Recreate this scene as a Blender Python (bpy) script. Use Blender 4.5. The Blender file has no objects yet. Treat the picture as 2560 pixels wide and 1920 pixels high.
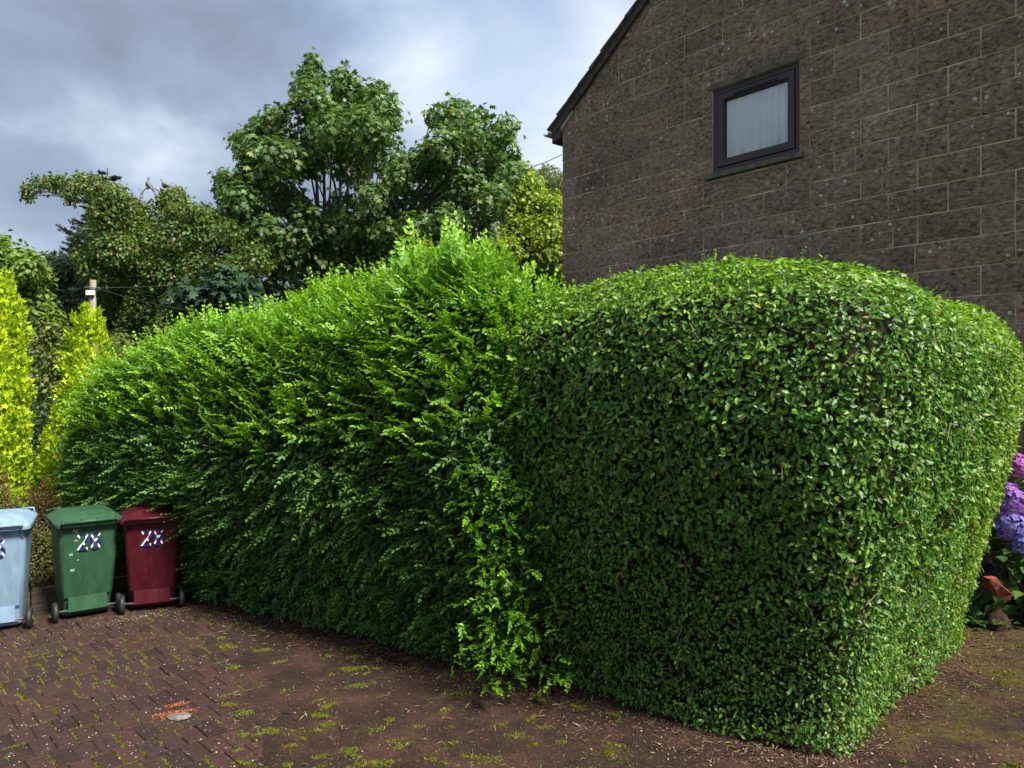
import bpy, math, random
import numpy as np
from mathutils import Vector, Matrix

R = random.Random(7)
G = np.random.default_rng(11)
S = bpy.context.scene
COL = S.collection

# ------------------------------------------------------------------ camera
cam = bpy.data.objects.new('camera', bpy.data.cameras.new('camera'))
COL.objects.link(cam)
cam.location = (0, 0, 2.2)
cam.rotation_euler = (math.radians(90), 0, 0)
cam.data.sensor_width = 36
cam.data.lens = 26.0
cam.data.clip_end = 2000
S.camera = cam

# ------------------------------------------------------------------ sky and sun
SUN_AZ = Vector((0.76, -0.65))
SUN_EL = math.radians(50)
world = bpy.data.worlds.new('World')
S.world = world
world.use_nodes = True
wn, wl = world.node_tree.nodes, world.node_tree.links
wn.clear()


def N(nt, t, **kw):
    n = nt.nodes.new(t)
    for k, v in kw.items():
        if k.startswith('i_'):
            n.inputs[k[2:].replace('_', ' ')].default_value = v
        else:
            setattr(n, k, v)
    return n


def ramp(nt, fac, stops):
    r = nt.nodes.new('ShaderNodeValToRGB')
    e = r.color_ramp.elements
    while len(e) < len(stops):
        e.new(0.5)
    for i, (p, c) in enumerate(stops):
        e[i].position = p
        e[i].color = (c, c, c, 1) if isinstance(c, (int, float)) else (c[0], c[1], c[2], 1)
    nt.links.new(fac, r.inputs[0])
    return r.outputs[0]


def math_node(nt, op, a, b=None):
    m = nt.nodes.new('ShaderNodeMath')
    m.operation = op
    for i, v in enumerate((a, b)):
        if v is None:
            continue
        if isinstance(v, (int, float)):
            m.inputs[i].default_value = v
        else:
            nt.links.new(v, m.inputs[i])
    return m.outputs[0]


def mixc(nt, fac, a, b, mode='MIX'):
    m = nt.nodes.new('ShaderNodeMix')
    m.data_type = 'RGBA'
    m.blend_type = mode
    for s, v in ((m.inputs[0], fac), (m.inputs[6], a), (m.inputs[7], b)):
        if isinstance(v, (int, float)):
            s.default_value = v
        elif isinstance(v, tuple):
            s.default_value = (v[0], v[1], v[2], 1)
        else:
            nt.links.new(v, s)
    return m.outputs[2]


wt = world.node_tree
sky = N(wt, 'ShaderNodeTexSky', sky_type='NISHITA')
sky.sun_disc = False
sky.sun_elevation = SUN_EL
sky.sun_rotation = math.atan2(SUN_AZ.x, SUN_AZ.y)
tc = N(wt, 'ShaderNodeTexCoord')
sep = N(wt, 'ShaderNodeSeparateXYZ')
wl.new(tc.outputs['Generated'], sep.inputs[0])
zc = math_node(wt, 'MAXIMUM', math_node(wt, 'ADD', sep.outputs[2], 0.45), 0.2)
cmb = N(wt, 'ShaderNodeCombineXYZ')
wl.new(math_node(wt, 'DIVIDE', sep.outputs[0], zc), cmb.inputs[0])
wl.new(math_node(wt, 'DIVIDE', sep.outputs[1], zc), cmb.inputs[1])
mp = N(wt, 'ShaderNodeMapping')
mp.inputs['Location'].default_value = (3.1, 0.6, 0)
wl.new(tc.outputs['Generated'], mp.inputs[0])
mp.inputs['Scale'].default_value = (1, 1, 1.9)
n1 = N(wt, 'ShaderNodeTexNoise', i_Scale=2.6, i_Detail=9.0, i_Roughness=0.54, i_Distortion=0.25)
wl.new(mp.outputs[0], n1.inputs['Vector'])
n2 = N(wt, 'ShaderNodeTexNoise', i_Scale=0.9, i_Detail=4.0, i_Roughness=0.5)
wl.new(tc.outputs['Generated'], n2.inputs['Vector'])


def sky_spot(direction, lo, hi):
    d = Vector(direction).normalized()
    v = N(wt, 'ShaderNodeVectorMath', operation='DOT_PRODUCT')
    wl.new(tc.outputs['Generated'], v.inputs[0])
    v.inputs[1].default_value = d
    mr = N(wt, 'ShaderNodeMapRange', interpolation_type='SMOOTHSTEP')
    mr.inputs[1].default_value, mr.inputs[2].default_value = lo, hi
    wl.new(v.outputs['Value'], mr.inputs[0])
    return mr.outputs[0]


dark = sky_spot((-0.42, 1, 0.36), 0.91, 1.0)
bright = sky_spot((0.02, 1, 0.50), 0.95, 1.0)
low = sky_spot((-0.62, 1, 0.19), 0.975, 1.0)
low2 = sky_spot((0.02, 1, 0.25), 0.95, 1.0)
v = math_node(wt, 'ADD', n1.outputs[0], math_node(wt, 'MULTIPLY', bright, 0.20))
v = math_node(wt, 'SUBTRACT', v, math_node(wt, 'MULTIPLY', dark, 0.20))
v = math_node(wt, 'ADD', v, math_node(wt, 'MULTIPLY', low, 0.13))
v = math_node(wt, 'ADD', v, math_node(wt, 'MULTIPLY', low2, 0.07))
cloud = ramp(wt, v, [(0.30, (0.125, 0.155, 0.21)), (0.45, (0.18, 0.22, 0.295)), (0.55, (0.27, 0.32, 0.40)),
                     (0.64, (0.38, 0.425, 0.49)), (0.76, (0.52, 0.545, 0.58))])
skyb = N(wt, 'ShaderNodeVectorMath', operation='SCALE')
skyb.inputs['Scale'].default_value = 0.10
wl.new(sky.outputs[0], skyb.inputs[0])
gap = ramp(wt, n2.outputs[0], [(0.60, 0.0), (0.72, 0.8)])
skycol = mixc(wt, gap, cloud, skyb.outputs[0])
bg = N(wt, 'ShaderNodeBackground')
bg.inputs['Strength'].default_value = 1.0
wl.new(skycol, bg.inputs[0])
wo = N(wt, 'ShaderNodeOutputWorld')
wl.new(bg.outputs[0], wo.inputs[0])

sl = bpy.data.lights.new('sun', 'SUN')
sl.energy = 4.7
sl.angle = math.radians(12)
sl.color = (1.0, 0.95, 0.86)
sun = bpy.data.objects.new('sun', sl)
COL.objects.link(sun)
sd = Vector((SUN_AZ.x * math.cos(SUN_EL), SUN_AZ.y * math.cos(SUN_EL), math.sin(SUN_EL)))
sun.rotation_euler = (-sd).to_track_quat('-Z', 'Y').to_euler()

S.view_settings.view_transform = 'Standard'
S.view_settings.look = 'None'
S.view_settings.exposure = 1.12
S.view_settings.gamma = 1
S.render.engine = 'CYCLES'
S.cycles.use_denoising = True
S.cycles.max_bounces = 7
S.cycles.transparent_max_bounces = 12


# ------------------------------------------------------------------ helpers
def W(dx, dy, Y):
    """a point of the photograph (2212 px wide) at distance Y"""
    px, py = dx * 1.15733 - 1280, 960 - dy * 1.15733
    k = Y / 1849.0
    return Vector((px * k, Y, 2.2 + py * k))


def mat(name, color=(0.5, 0.5, 0.5), rough=0.7, metallic=0.0, spec=0.5):
    m = bpy.data.materials.new(name)
    m.use_nodes = True
    b = m.node_tree.nodes['Principled BSDF']
    b.inputs['Base Color'].default_value = (*color, 1)
    b.inputs['Roughness'].default_value = rough
    b.inputs['Metallic'].default_value = metallic
    b.inputs['Specular IOR Level'].default_value = spec
    return m, m.node_tree, b


def objcoord(nt, which='Object'):
    return N(nt, 'ShaderNodeTexCoord').outputs[which]


def noise(nt, vec, scale, detail=5, rough=0.55, dist=0.0):
    n = N(nt, 'ShaderNodeTexNoise', i_Scale=scale, i_Detail=detail, i_Roughness=rough, i_Distortion=dist)
    nt.links.new(vec, n.inputs['Vector'])
    return n.outputs[0]


def bump(nt, b, height, strength, dist=0.02):
    n = N(nt, 'ShaderNodeBump')
    n.inputs['Strength'].default_value = strength
    n.inputs['Distance'].default_value = dist
    nt.links.new(height, n.inputs['Height'])
    nt.links.new(n.outputs[0], b.inputs['Normal'])


def leaf_mat(name, rough=0.42, trans=0.32, spec=0.5, tint=(1.25, 1.35, 0.55)):
    m, nt, b = mat(name, rough=rough, spec=spec)
    a = N(nt, 'ShaderNodeAttribute', attribute_name='Col')
    nt.links.new(a.outputs[0], b.inputs['Base Color'])
    t = N(nt, 'ShaderNodeBsdfTranslucent')
    nt.links.new(mixc(nt, 1.0, a.outputs[0], tint, 'MULTIPLY'), t.inputs[0])
    mx = N(nt, 'ShaderNodeMixShader')
    mx.inputs[0].default_value = trans
    nt.links.new(b.outputs[0], mx.inputs[1])
    nt.links.new(t.outputs[0], mx.inputs[2])
    nt.links.new(mx.outputs[0], nt.nodes['Material Output'].inputs[0])
    return m


def obj(name, me, m=None, parent=None, **props):
    o = bpy.data.objects.new(name, me)
    COL.objects.link(o)
    if m is not None and me is not None and not me.materials:
        me.materials.append(m)
    if parent is not None:
        o.parent = parent
    for k, v_ in props.items():
        o[k] = v_
    return o


def empty(name, loc, label, category, group=None, rz=0.0):
    o = bpy.data.objects.new(name, None)
    COL.objects.link(o)
    o.location = loc
    o.rotation_euler = (0, 0, rz)
    o['label'] = label
    o['category'] = category
    if group:
        o['group'] = group
    return o


def npmesh(name, V, F, C=None, smooth=False):
    """V (n,3), F (m,3 or 4) arrays"""
    V = np.asarray(V, dtype=np.float32)
    F = np.asarray(F, dtype=np.int32)
    me = bpy.data.meshes.new(name)
    k = F.shape[1]
    me.vertices.add(len(V))
    me.vertices.foreach_set('co', V.ravel())
    me.loops.add(F.size)
    me.loops.foreach_set('vertex_index', F.ravel())
    me.polygons.add(len(F))
    me.polygons.foreach_set('loop_start', np.arange(0, F.size, k, dtype=np.int32))
    if smooth:
        me.polygons.foreach_set('use_smooth', np.ones(len(F), dtype=bool))
    me.update(calc_edges=True)
    if C is not None:
        ca = me.color_attributes.new('Col', 'FLOAT_COLOR', 'POINT')
        c4 = np.ones((len(V), 4), dtype=np.float32)
        c4[:, :3] = C
        ca.data.foreach_set('color', c4.ravel())
    return me


class MB:
    """collects boxes, tubes and polygons into one mesh"""
    def __init__(self):
        self.v, self.f = [], []

    def add(self, vs, fs):
        n = len(self.v)
        self.v += [tuple(p) for p in vs]
        self.f += [tuple(i + n for i in q) for q in fs]
        return self

    def box(self, x0, x1, y0, y1, z0, z1):
        return self.add([(x0, y0, z0), (x1, y0, z0), (x1, y1, z0), (x0, y1, z0),
                         (x0, y0, z1), (x1, y0, z1), (x1, y1, z1), (x0, y1, z1)],
                        [(0, 3, 2, 1), (4, 5, 6, 7), (0, 1, 5, 4), (1, 2, 6, 5), (2, 3, 7, 6), (3, 0, 4, 7)])

    def rings(self, rings, cap=True):
        m = len(rings[0])
        n = len(self.v)
        for r_ in rings:
            self.v += [tuple(p) for p in r_]
        for i in range(len(rings) - 1):
            for j in range(m):
                a, b_ = n + i * m + j, n + i * m + (j + 1) % m
                self.f.append((a, b_, b_ + m, a + m))
        if cap:
            self.f.append(tuple(n + j for j in range(m))[::-1])
            self.f.append(tuple(n + (len(rings) - 1) * m + j for j in range(m)))
        return self

    def tube(self, pts, rad, sides=6):
        pts = [Vector(p) for p in pts]
        rs = rad if isinstance(rad, (list, tuple)) else [rad] * len(pts)
        out = []
        for i, p in enumerate(pts):
            t = (pts[min(i + 1, len(pts) - 1)] - pts[max(i - 1, 0)]).normalized()
            a = t.cross(Vector((0.13, 0.21, 0.97)) if abs(t.z) < 0.9 else Vector((1, 0.1, 0))).normalized()
            b_ = t.cross(a)
            out.append([p + (a * math.cos(2 * math.pi * k / sides) + b_ * math.sin(2 * math.pi * k / sides)) * rs[i]
                        for k in range(sides)])
        return self.rings(out)

    def build(self, name, m=None, parent=None, smooth=False, bevel=0.0, **props):
        me = bpy.data.meshes.new(name)
        me.from_pydata(self.v, [], self.f)
        me.validate()
        if smooth:
            for p in me.polygons:
                p.use_smooth = True
        me.update()
        o = obj(name, me, m, parent, **props)
        if bevel:
            bv = o.modifiers.new('bevel', 'BEVEL')
            bv.width = bevel
            bv.segments = 2
            bv.limit_method = 'ANGLE'
        return o


_sines = {}


def fbm(P, freq, seed=0, octs=3):
    """smooth pseudo noise in about [-1, 1]"""
    P = np.asarray(P, dtype=np.float64)
    out = np.zeros(len(P))
    amp, tot = 1.0, 0.0
    for o_ in range(octs):
        key = (seed, o_)
        if key not in _sines:
            g = np.random.default_rng(seed * 31 + o_)
            _sines[key] = (g.normal(size=(5, 3)), g.uniform(0, 6.28, 5))
        D, ph = _sines[key]
        w = np.sin(P @ (D.T * freq * 2 ** o_) + ph).sum(1) / 2.6
        out += amp * w
        tot += amp
        amp *= 0.55
    return out / tot


def unit(A):
    return A / np.maximum(np.linalg.norm(A, axis=1, keepdims=True), 1e-9)


# leaf outlines: x across, y along, z up from the blade
OVAL = (np.array([(0, 0, 0), (-.26, .28, .05), (-.27, .6, .06), (0, 1, -.06), (.27, .6, .06), (.26, .28, .05), (0, .45, -.03)]),
        np.array([(0, 6, 1), (1, 6, 2), (2, 6, 3), (3, 6, 4), (4, 6, 5), (5, 6, 0)]))
LEAF = (np.array([(0, 0, 0), (-.27, .36, .06), (-.17, .74, .05), (0, 1, -.05), (.17, .74, .05), (.27, .36, .06)]),
        np.array([(0, 3, 2), (0, 2, 1), (0, 5, 4), (0, 4, 3)]))
DIAMOND = (np.array([(0, 0, 0), (-.3, .45, .07), (0, 1, -.05), (.3, .45, .07)]), np.array([(0, 2, 1), (0, 3, 2)]))
MAPLE = (np.array([(0, 0, 0), (-.5, .12, -.05), (-.22, .4, .03), (-.48, .68, -.05), (-.16, .66, .03), (0, 1, -.08),
                   (.16, .66, .03), (.48, .68, -.05), (.22, .4, .03), (.5, .12, -.05)]),
         np.array([(0, 2, 1), (0, 4, 2), (2, 4, 3), (0, 6, 4), (4, 6, 5), (0, 8, 6), (6, 8, 7), (0, 9, 8)]))
SPRAY = (np.array([(0, 0, 0), (-.10, .35, 0), (-.34, .62, .04), (-.10, .62, 0), (0, 1, .05), (.10, .62, 0), (.34, .62, .04), (.10, .35, 0)]),
         np.array([(0, 7, 1), (1, 3, 2), (1, 7, 3), (3, 7, 5), (3, 5, 4), (7, 6, 5)]))
BLADE = (np.array([(-.06, 0, 0), (.06, 0, 0), (0, 1, .0)]), np.array([(0, 1, 2)]))


def leaf_arrays(P, Nn, T, size, shape, C):
    Tv, Tf = shape
    n, k = len(P), len(Tv)
    Nn = unit(Nn)
    T = unit(T - (T * Nn).sum(1, keepdims=True) * Nn)
    X = np.cross(T, Nn)
    size = np.broadcast_to(size, (n,))[:, None, None]
    V = P[:, None, :] + size * (Tv[None, :, 0:1] * X[:, None, :] + Tv[None, :, 1:2] * T[:, None, :] + Tv[None, :, 2:3] * Nn[:, None, :])
    F = Tf[None] + (np.arange(n) * k)[:, None, None]
    Cc = np.repeat(C, k, axis=0)
    return V.reshape(-1, 3), F.reshape(-1, 3), Cc


def join_arrays(parts):
    Vs, Fs, Cs, o_ = [], [], [], 0
    for V, F, C in parts:
        Vs.append(V); Fs.append(F + o_); Cs.append(C)
        o_ += len(V)
    return np.concatenate(Vs), np.concatenate(Fs), np.concatenate(Cs)


def palette(n, cols, w=None, jitter=0.18):
    cols = np.array(cols)
    i = G.choice(len(cols), n, p=w)
    return cols[i] * (1 + G.uniform(-jitter, jitter, (n, 1))) * (1 + G.uniform(-.06, .06, (n, 3)))


# ------------------------------------------------------------------ ground
MAPZ = lambda x, y: 0
m_soil, nt, b = mat('soil', rough=0.9, spec=0.25)
oc = objcoord(nt)
base = ramp(nt, noise(nt, oc, 2.2, 8, 0.65), [(0.32, (0.012, 0.007, 0.005)), (0.5, (0.032, 0.016, 0.011)), (0.68, (0.070, 0.033, 0.022))])
fine = noise(nt, oc, 55, 6, 0.75)
base = mixc(nt, 0.75, base, ramp(nt, fine, [(0.35, 0.35), (0.52, 1.0), (0.7, 1.7)]), 'MULTIPLY')
mossn = noise(nt, oc, 1.3, 7, 0.7, 0.6)
sx = N(nt, 'ShaderNodeSeparateXYZ')
nt.links.new(oc, sx.inputs[0])
side = N(nt, 'ShaderNodeMapRange')
side.inputs[1].default_value, side.inputs[2].default_value = 1.2, 3.6
side.inputs[3].default_value, side.inputs[4].default_value = 0.0, 0.16
nt.links.new(sx.outputs[0], side.inputs[0])
mossf = ramp(nt, math_node(nt, 'ADD', mossn, side.outputs[0]), [(0.57, 0.0), (0.72, 0.75)])
mossf = math_node(nt, 'MULTIPLY', mossf, ramp(nt, noise(nt, oc, 30, 4, 0.7), [(0.35, 0.1), (0.6, 1.0)]))
base = mixc(nt, mossf, base, (0.10, 0.085, 0.010))
litter = ramp(nt, noise(nt, oc, 60, 4, 0.7, 1.8), [(0.60, 0.0), (0.66, 0.75)])
base = mixc(nt, litter, base, (0.26, 0.15, 0.10))
nt.links.new(base, b.inputs['Base Color'])
bump(nt, b, math_node(nt, 'ADD', fine, math_node(nt, 'MULTIPLY', noise(nt, oc, 12, 5), 1.5)), 0.9, 0.02)

m_far, nt, b = mat('rough_grass', rough=0.95, spec=0.2)
oc = objcoord(nt)
nt.links.new(ramp(nt, noise(nt, oc, 0.6, 8, 0.7), [(0.35, (0.03, 0.035, 0.012)), (0.65, (0.06, 0.085, 0.02))]), b.inputs['Base Color'])
g = MB()
g.add([(-900, -300, -.04), (900, -300, -.04), (900, 1200, -.04), (-900, 1200, -.04)], [(0, 1, 2, 3)])
g.build('ground', m_far, kind='structure')


def soil_cover(x, y):
    """0 on the bare bricks, 1 where soil and litter lie over them"""
    P = np.stack([x, y, np.zeros_like(x)], 1)
    d = x + 0.385 * y + 0.22 * fbm(P, 2.2, 5) + 0.07 * fbm(P, 9, 6)
    back = y - (7.62 + 0.80 * (x + 3.5)) + 0.05 * fbm(P, 5, 8)
    a = np.clip((d + 0.02) / 0.30, 0, 1)
    c = np.clip((back) / 0.25, 0, 1)
    return np.maximum(a * a * (3 - 2 * a), c)


gx = np.arange(-8.0, 9.0, 0.05)
gy = np.arange(0.5, 11.5, 0.05)
XX, YY = np.meshgrid(gx, gy)
fx, fy = XX.ravel(), YY.ravel()
P0 = np.stack([fx, fy, np.zeros_like(fx)], 1)
ck = soil_cover(fx, fy)
zz = 0.002 + ck * (0.012 + 0.006 * fbm(P0, 4, 2) + 0.004 * fbm(P0, 22, 3))
edge = np.minimum.reduce([fx + 8.0, 9.0 - fx, 11.5 - fy, fy - 0.5])
zz = zz - 0.02 * np.clip(1 - edge / 0.4, 0, 1)
nx_, ny_ = len(gx), len(gy)
ii = (np.arange(ny_ - 1)[:, None] * nx_ + np.arange(nx_ - 1)[None]).ravel()
driveway = obj('driveway', npmesh('driveway', np.stack([fx, fy, zz], 1), np.stack([ii, ii + 1, ii + nx_ + 1, ii + nx_], 1), smooth=True),
               m_soil, kind='structure')

# bricks: 45 degree courses
m_brick, nt, b = mat('brick_paver', rough=0.85, spec=0.2)
oc = objcoord(nt)
geo = N(nt, 'ShaderNodeNewGeometry')
oi = N(nt, 'ShaderNodeObjectInfo')
pos = geo.outputs['Position']
base = ramp(nt, oi.outputs['Random'], [(0.0, (0.026, 0.014, 0.012)), (0.35, (0.038, 0.019, 0.016)), (0.7, (0.050, 0.024, 0.019)), (1.0, (0.034, 0.019, 0.018))])
base = mixc(nt, 0.8, base, ramp(nt, noise(nt, pos, 35, 7, 0.75), [(0.3, 0.3), (0.5, 1.0), (0.72, 1.8)]), 'MULTIPLY')
base = mixc(nt, ramp(nt, noise(nt, pos, 3, 5, 0.6), [(0.45, 0.0), (0.7, 0.45)]), base, (0.035, 0.025, 0.018))
vor = N(nt, 'ShaderNodeTexVoronoi', i_Scale=38.0)
nt.links.new(pos, vor.inputs['Vector'])
spk = math_node(nt, 'MULTIPLY', ramp(nt, vor.outputs['Distance'], [(0.12, 1.0), (0.2, 0.0)]), ramp(nt, noise(nt, pos, 9, 3), [(0.55, 0.0), (0.62, 1.0)]))
base = mixc(nt, spk, base, (0.42, 0.37, 0.35))
nt.links.new(base, b.inputs['Base Color'])
bump(nt, b, noise(nt, pos, 90, 5, 0.7), 0.6, 0.006)

BL, BW, JT = 0.236, 0.118, 0.006
brick_meshes = []
for k in range(8):
    hx, hy = BW / 2 - JT / 2, BL / 2 - JT
    j = lambda s=0.0025: R.uniform(-s, s)
    low_ = [(-hx, -hy), (hx, -hy), (hx, hy), (-hx, hy)]
    c = 0.006
    r0 = [(x, y, -0.045) for x, y in low_]
    r1 = [(x + j(), y + j(), 0.006) for x, y in low_]
    r2 = [(x - math.copysign(c, x) + j(), y - math.copysign(c, y) + j(), 0.012 + j(0.0015)) for x, y in low_]
    mb = MB().rings([r0, r1, r2])
    me = bpy.data.meshes.new('brick')
    me.from_pydata(mb.v, [], mb.f)
    me.materials.append(m_brick)
    brick_meshes.append(me)
AL = math.radians(44)          # the courses run along this direction
cu, cv = Vector((math.cos(AL), math.sin(AL))), Vector((-math.sin(AL), math.cos(AL)))
cand = []
for i in range(-90, 90):
    for jj in range(-60, 60):
        p = cu * (i * BW + (BW / 2 if jj % 2 else 0)) + cv * (jj * BL)
        if 3.2 < p.y < 8.2 and -7.5 < p.x < -1.0:
            cand.append((p.x, p.y, jj))
ca_ = np.array([c[:2] for c in cand])
cover = soil_cover(ca_[:, 0], ca_[:, 1])
cand = [(p, cv_) for p, cv_ in zip(cand, cover) if cv_ < 0.85]
inview = [c for c in cand if c[0][1] > 4.0 and c[0][0] > -0.72 * c[0][1]]
inview.sort(key=lambda c: c[0][1])
rest = [c for c in cand if c not in inview[:298]]
for (p, cv_) in inview[:298]:
    o = bpy.data.objects.new('brick', R.choice(brick_meshes))
    COL.objects.link(o)
    o.parent = driveway
    o.location = (p[0] + R.uniform(-.002, .002), p[1] + R.uniform(-.002, .002), R.uniform(-.003, .003) - 0.006 * cv_)
    o.rotation_euler = (R.uniform(-.012, .012), R.uniform(-.012, .012), AL + R.uniform(-.012, .012) + R.choice([0, math.pi]))
mb = MB()
for (p, cv_) in rest:
    M = Matrix.Translation((p[0], p[1], R.uniform(-.003, .003))) @ Matrix.Rotation(AL, 4, 'Z')
    me = R.choice(brick_meshes)
    mb.add([M @ v_.co for v_ in me.vertices], [tuple(q.vertices) for q in me.polygons])
mb.build('bricks_beyond', m_brick, driveway, kind='stuff')

# moss in the joints, moss cushions, litter, grit
m_moss = leaf_mat('moss', rough=0.9, trans=0.2, spec=0.2)


def blades(P, h, lean, cols, shape=BLADE):
    n = len(P)
    a = G.uniform(0, 6.283, n)
    Nn = np.stack([np.cos(a), np.sin(a), np.zeros(n)], 1)
    T = np.stack([G.normal(0, lean, n), G.normal(0, lean, n), np.ones(n)], 1)
    return leaf_arrays(P, Nn, T, h, shape, cols)


mp_ = []
for (p, cv_) in cand:
    q = np.array([[p[0], p[1], 0.0]])
    dens = fbm(q, 2.3, 21)[0]
    for s_ in (-1, 1):
        if R.random() < 0.28 + 0.8 * dens:
            L = R.uniform(0.3, 1.0)
            n = int(150 * L)
            t = G.uniform(-L / 2, L / 2, n) * BL + R.uniform(-1, 1) * (1 - L) * BL / 2
            mid = np.array([p[0] + cu.x * s_ * BW / 2, p[1] + cu.y * s_ * BW / 2])
            XY = mid + np.outer(t, [cv.x, cv.y]) + G.normal(0, .0042, (n, 2))
            mp_.append(XY)
    if R.random() < 0.14 + 0.25 * dens:
        n = 70
        t = G.uniform(-.5, .5, n) * BW
        mid = np.array([p[0] + cv.x * BL / 2, p[1] + cv.y * BL / 2])
        mp_.append(mid + np.outer(t, [cu.x, cu.y]) + G.normal(0, .004, (n, 2)))
XY = np.concatenate(mp_)
n = len(XY)
Pm = np.stack([XY[:, 0], XY[:, 1], G.uniform(-.004, .006, n)], 1)
C = palette(n, [(.16, .17, .015), (.10, .13, .015), (.22, .19, .02), (.06, .08, .012)])
V, F, C2 = blades(Pm, G.uniform(.008, .020, n), 1.0, C, (np.array([(-.35, 0, 0), (.35, 0, 0), (0, 1, 0)]), BLADE[1]))
obj('joint_moss', npmesh('joint_moss', V, F, C2), m_moss, driveway, kind='stuff')

# cushions and streaks of moss on the soil
pts = []
for k in range(170):
    if k < 115:
        y = 4.1 + R.random() ** 1.3 * 2.4
        x = R.uniform(-0.40, 0.15) * y
    else:
        y = R.uniform(3.9, 7.0)
        x = R.uniform(0.42, 0.75) * y
    r_ = R.uniform(.004, .022)
    n = int(25 + 130 * R.random())
    a = R.uniform(-.5, .9)
    q = G.normal(0, 1, (n, 2)) * [r_ * R.uniform(1.2, 3.0), r_ * 0.8]
    q = q @ np.array([[math.cos(a), math.sin(a)], [-math.sin(a), math.cos(a)]])
    pts.append(q + [x, y])
XY = np.concatenate(pts)
n = len(XY)
Pm = np.stack([XY[:, 0], XY[:, 1], np.full(n, .010)], 1)
C = palette(n, [(.15, .19, .015), (.20, .22, .02), (.10, .13, .012), (.17, .14, .02)])
V, F, C2 = blades(Pm, G.uniform(.010, .026, n), 1.1, C, (np.array([(-.3, 0, 0), (.3, 0, 0), (0, 1, 0)]), BLADE[1]))
obj('moss_cushions', npmesh('moss_cushions', V, F, C2), m_moss, driveway, kind='stuff')

# dead leaves, twigs and petals
m_lit = leaf_mat('dry_litter', rough=0.8, trans=0.05, spec=0.3)
n = 16000
y = 3.9 + G.random(n) ** 1.2 * 4.2
x = G.uniform(-.40, .78, n) * y
near = G.random(n) < 0.55         # litter gathers along the foot of the hedge
t = G.uniform(0, 1, n)
hx = np.where(t < .62, -3.2 + t / .62 * 4.9, 1.7 + (t - .62) / .38 * 2.4)
hy = np.where(t < .62, 7.35 - t / .62 * 3.0, 4.25 + (t - .62) / .38 * 2.2)
x = np.where(near, hx + G.normal(.0, .16, n), x)
y = np.where(near, hy - np.abs(G.normal(0, .22, n)) + .05, y)
P = np.stack([x, y, G.uniform(.010, .022, n)], 1)
a = G.uniform(0, 6.28, n)
T = np.stack([np.cos(a), np.sin(a), G.normal(0, .15, n)], 1)
Nn = np.stack([G.normal(0, .3, n), G.normal(0, .3, n), np.ones(n)], 1)
C = palette(n, [(.11, .055, .035), (.20, .12, .08), (.34, .24, .17), (.16, .07, .04), (.20, .26, .05)], [.40, .30, .08, .16, .06], .35)
la = [leaf_arrays(P[:7000], Nn[:7000], T[:7000], G.uniform(.006, .024, 7000), DIAMOND, C[:7000])]
thin = (DIAMOND[0] * [.16, 1, 1], DIAMOND[1])
la.append(leaf_arrays(P[7000:], Nn[7000:], T[7000:], G.uniform(.015, .07, n - 7000), thin, C[7000:]))
V, F, C2 = join_arrays(la)
obj('leaf_litter', npmesh('leaf_litter', V, F, C2), m_lit, driveway, kind='stuff')
n = 1100
y = 4.0 + G.random(n) * 3.6
x = G.uniform(-.72, -.36, n) * y
k = 420
x[:k] = -3.45 + G.normal(0, .35, k)
y[:k] = 6.95 + (x[:k] + 3.45) * .75 + G.normal(0, .07, k)
P = np.stack([x, y, np.full(n, .017)], 1)
C = palette(n, [(.55, .5, .4), (.4, .34, .3), (.5, .5, .3)])
V, F, C2 = leaf_arrays(P, np.stack([G.normal(0, .3, n), G.normal(0, .3, n), np.ones(n)], 1), G.normal(0, 1, (n, 3)), G.uniform(.004, .012, n), DIAMOND, C)
obj('petals', npmesh('petals', V, F, C2), m_lit, driveway, kind='stuff')

# ------------------------------------------------------------------ house
HC = Vector((0.83, 12.15, 0))
HR = math.atan2(-.7599, .6499)
house = empty('house', HC, 'dark brown blockwork gable end of a house with one small window', 'house', rz=HR)

m_block, nt, b = mat('split_face_block', rough=0.92, spec=0.2)
oi = N(nt, 'ShaderNodeObjectInfo')
geo = N(nt, 'ShaderNodeNewGeometry')
pos = geo.outputs['Position']
rnd = oi.outputs['Random']
base = ramp(nt, rnd, [(0.0, (0.31, 0.225, 0.168)), (0.3, (0.42, 0.302, 0.222)), (0.6, (0.355, 0.259, 0.193)), (0.88, (0.44, 0.305, 0.212)), (1.0, (0.45, 0.285, 0.185))])
big = noise(nt, pos, 0.55, 5, 0.6)
base = mixc(nt, 0.8, base, ramp(nt, big, [(0.3, 0.62), (0.7, 1.5)]), 'MULTIPLY')
mpz = N(nt, 'ShaderNodeMapping'); mpz.inputs['Scale'].default_value = (1, 1, 1.7)
nt.links.new(pos, mpz.inputs[0])
pit = noise(nt, mpz.outputs[0], 16, 6, 0.72, 0.4)
pit2 = noise(nt, pos, 9, 4, 0.6)
base = mixc(nt, 0.9, base, ramp(nt, pit, [(0.36, 0.12), (0.46, 0.75), (0.56, 1.15), (0.70, 2.0)]), 'MULTIPLY')
base = mixc(nt, ramp(nt, noise(nt, pos, 1.1, 6, 0.7), [(0.50, 0.0), (0.72, 0.55)]), base, (0.34, 0.26, 0.21))
vor = N(nt, 'ShaderNodeTexVoronoi', i_Scale=15.0)
nt.links.new(pos, vor.inputs['Vector'])
sepc = N(nt, 'ShaderNodeSeparateColor')
nt.links.new(vor.outputs['Color'], sepc.inputs[0])
rad = math_node(nt, 'MULTIPLY', math_node(nt, 'POWER', sepc.outputs[0], 4.2), 0.33)
spk = math_node(nt, 'LESS_THAN', vor.outputs['Distance'], rad)
spk = math_node(nt, 'MULTIPLY', spk, ramp(nt, noise(nt, pos, 1.3, 3), [(0.42, 0.0), (0.55, 1.0)]))
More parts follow.
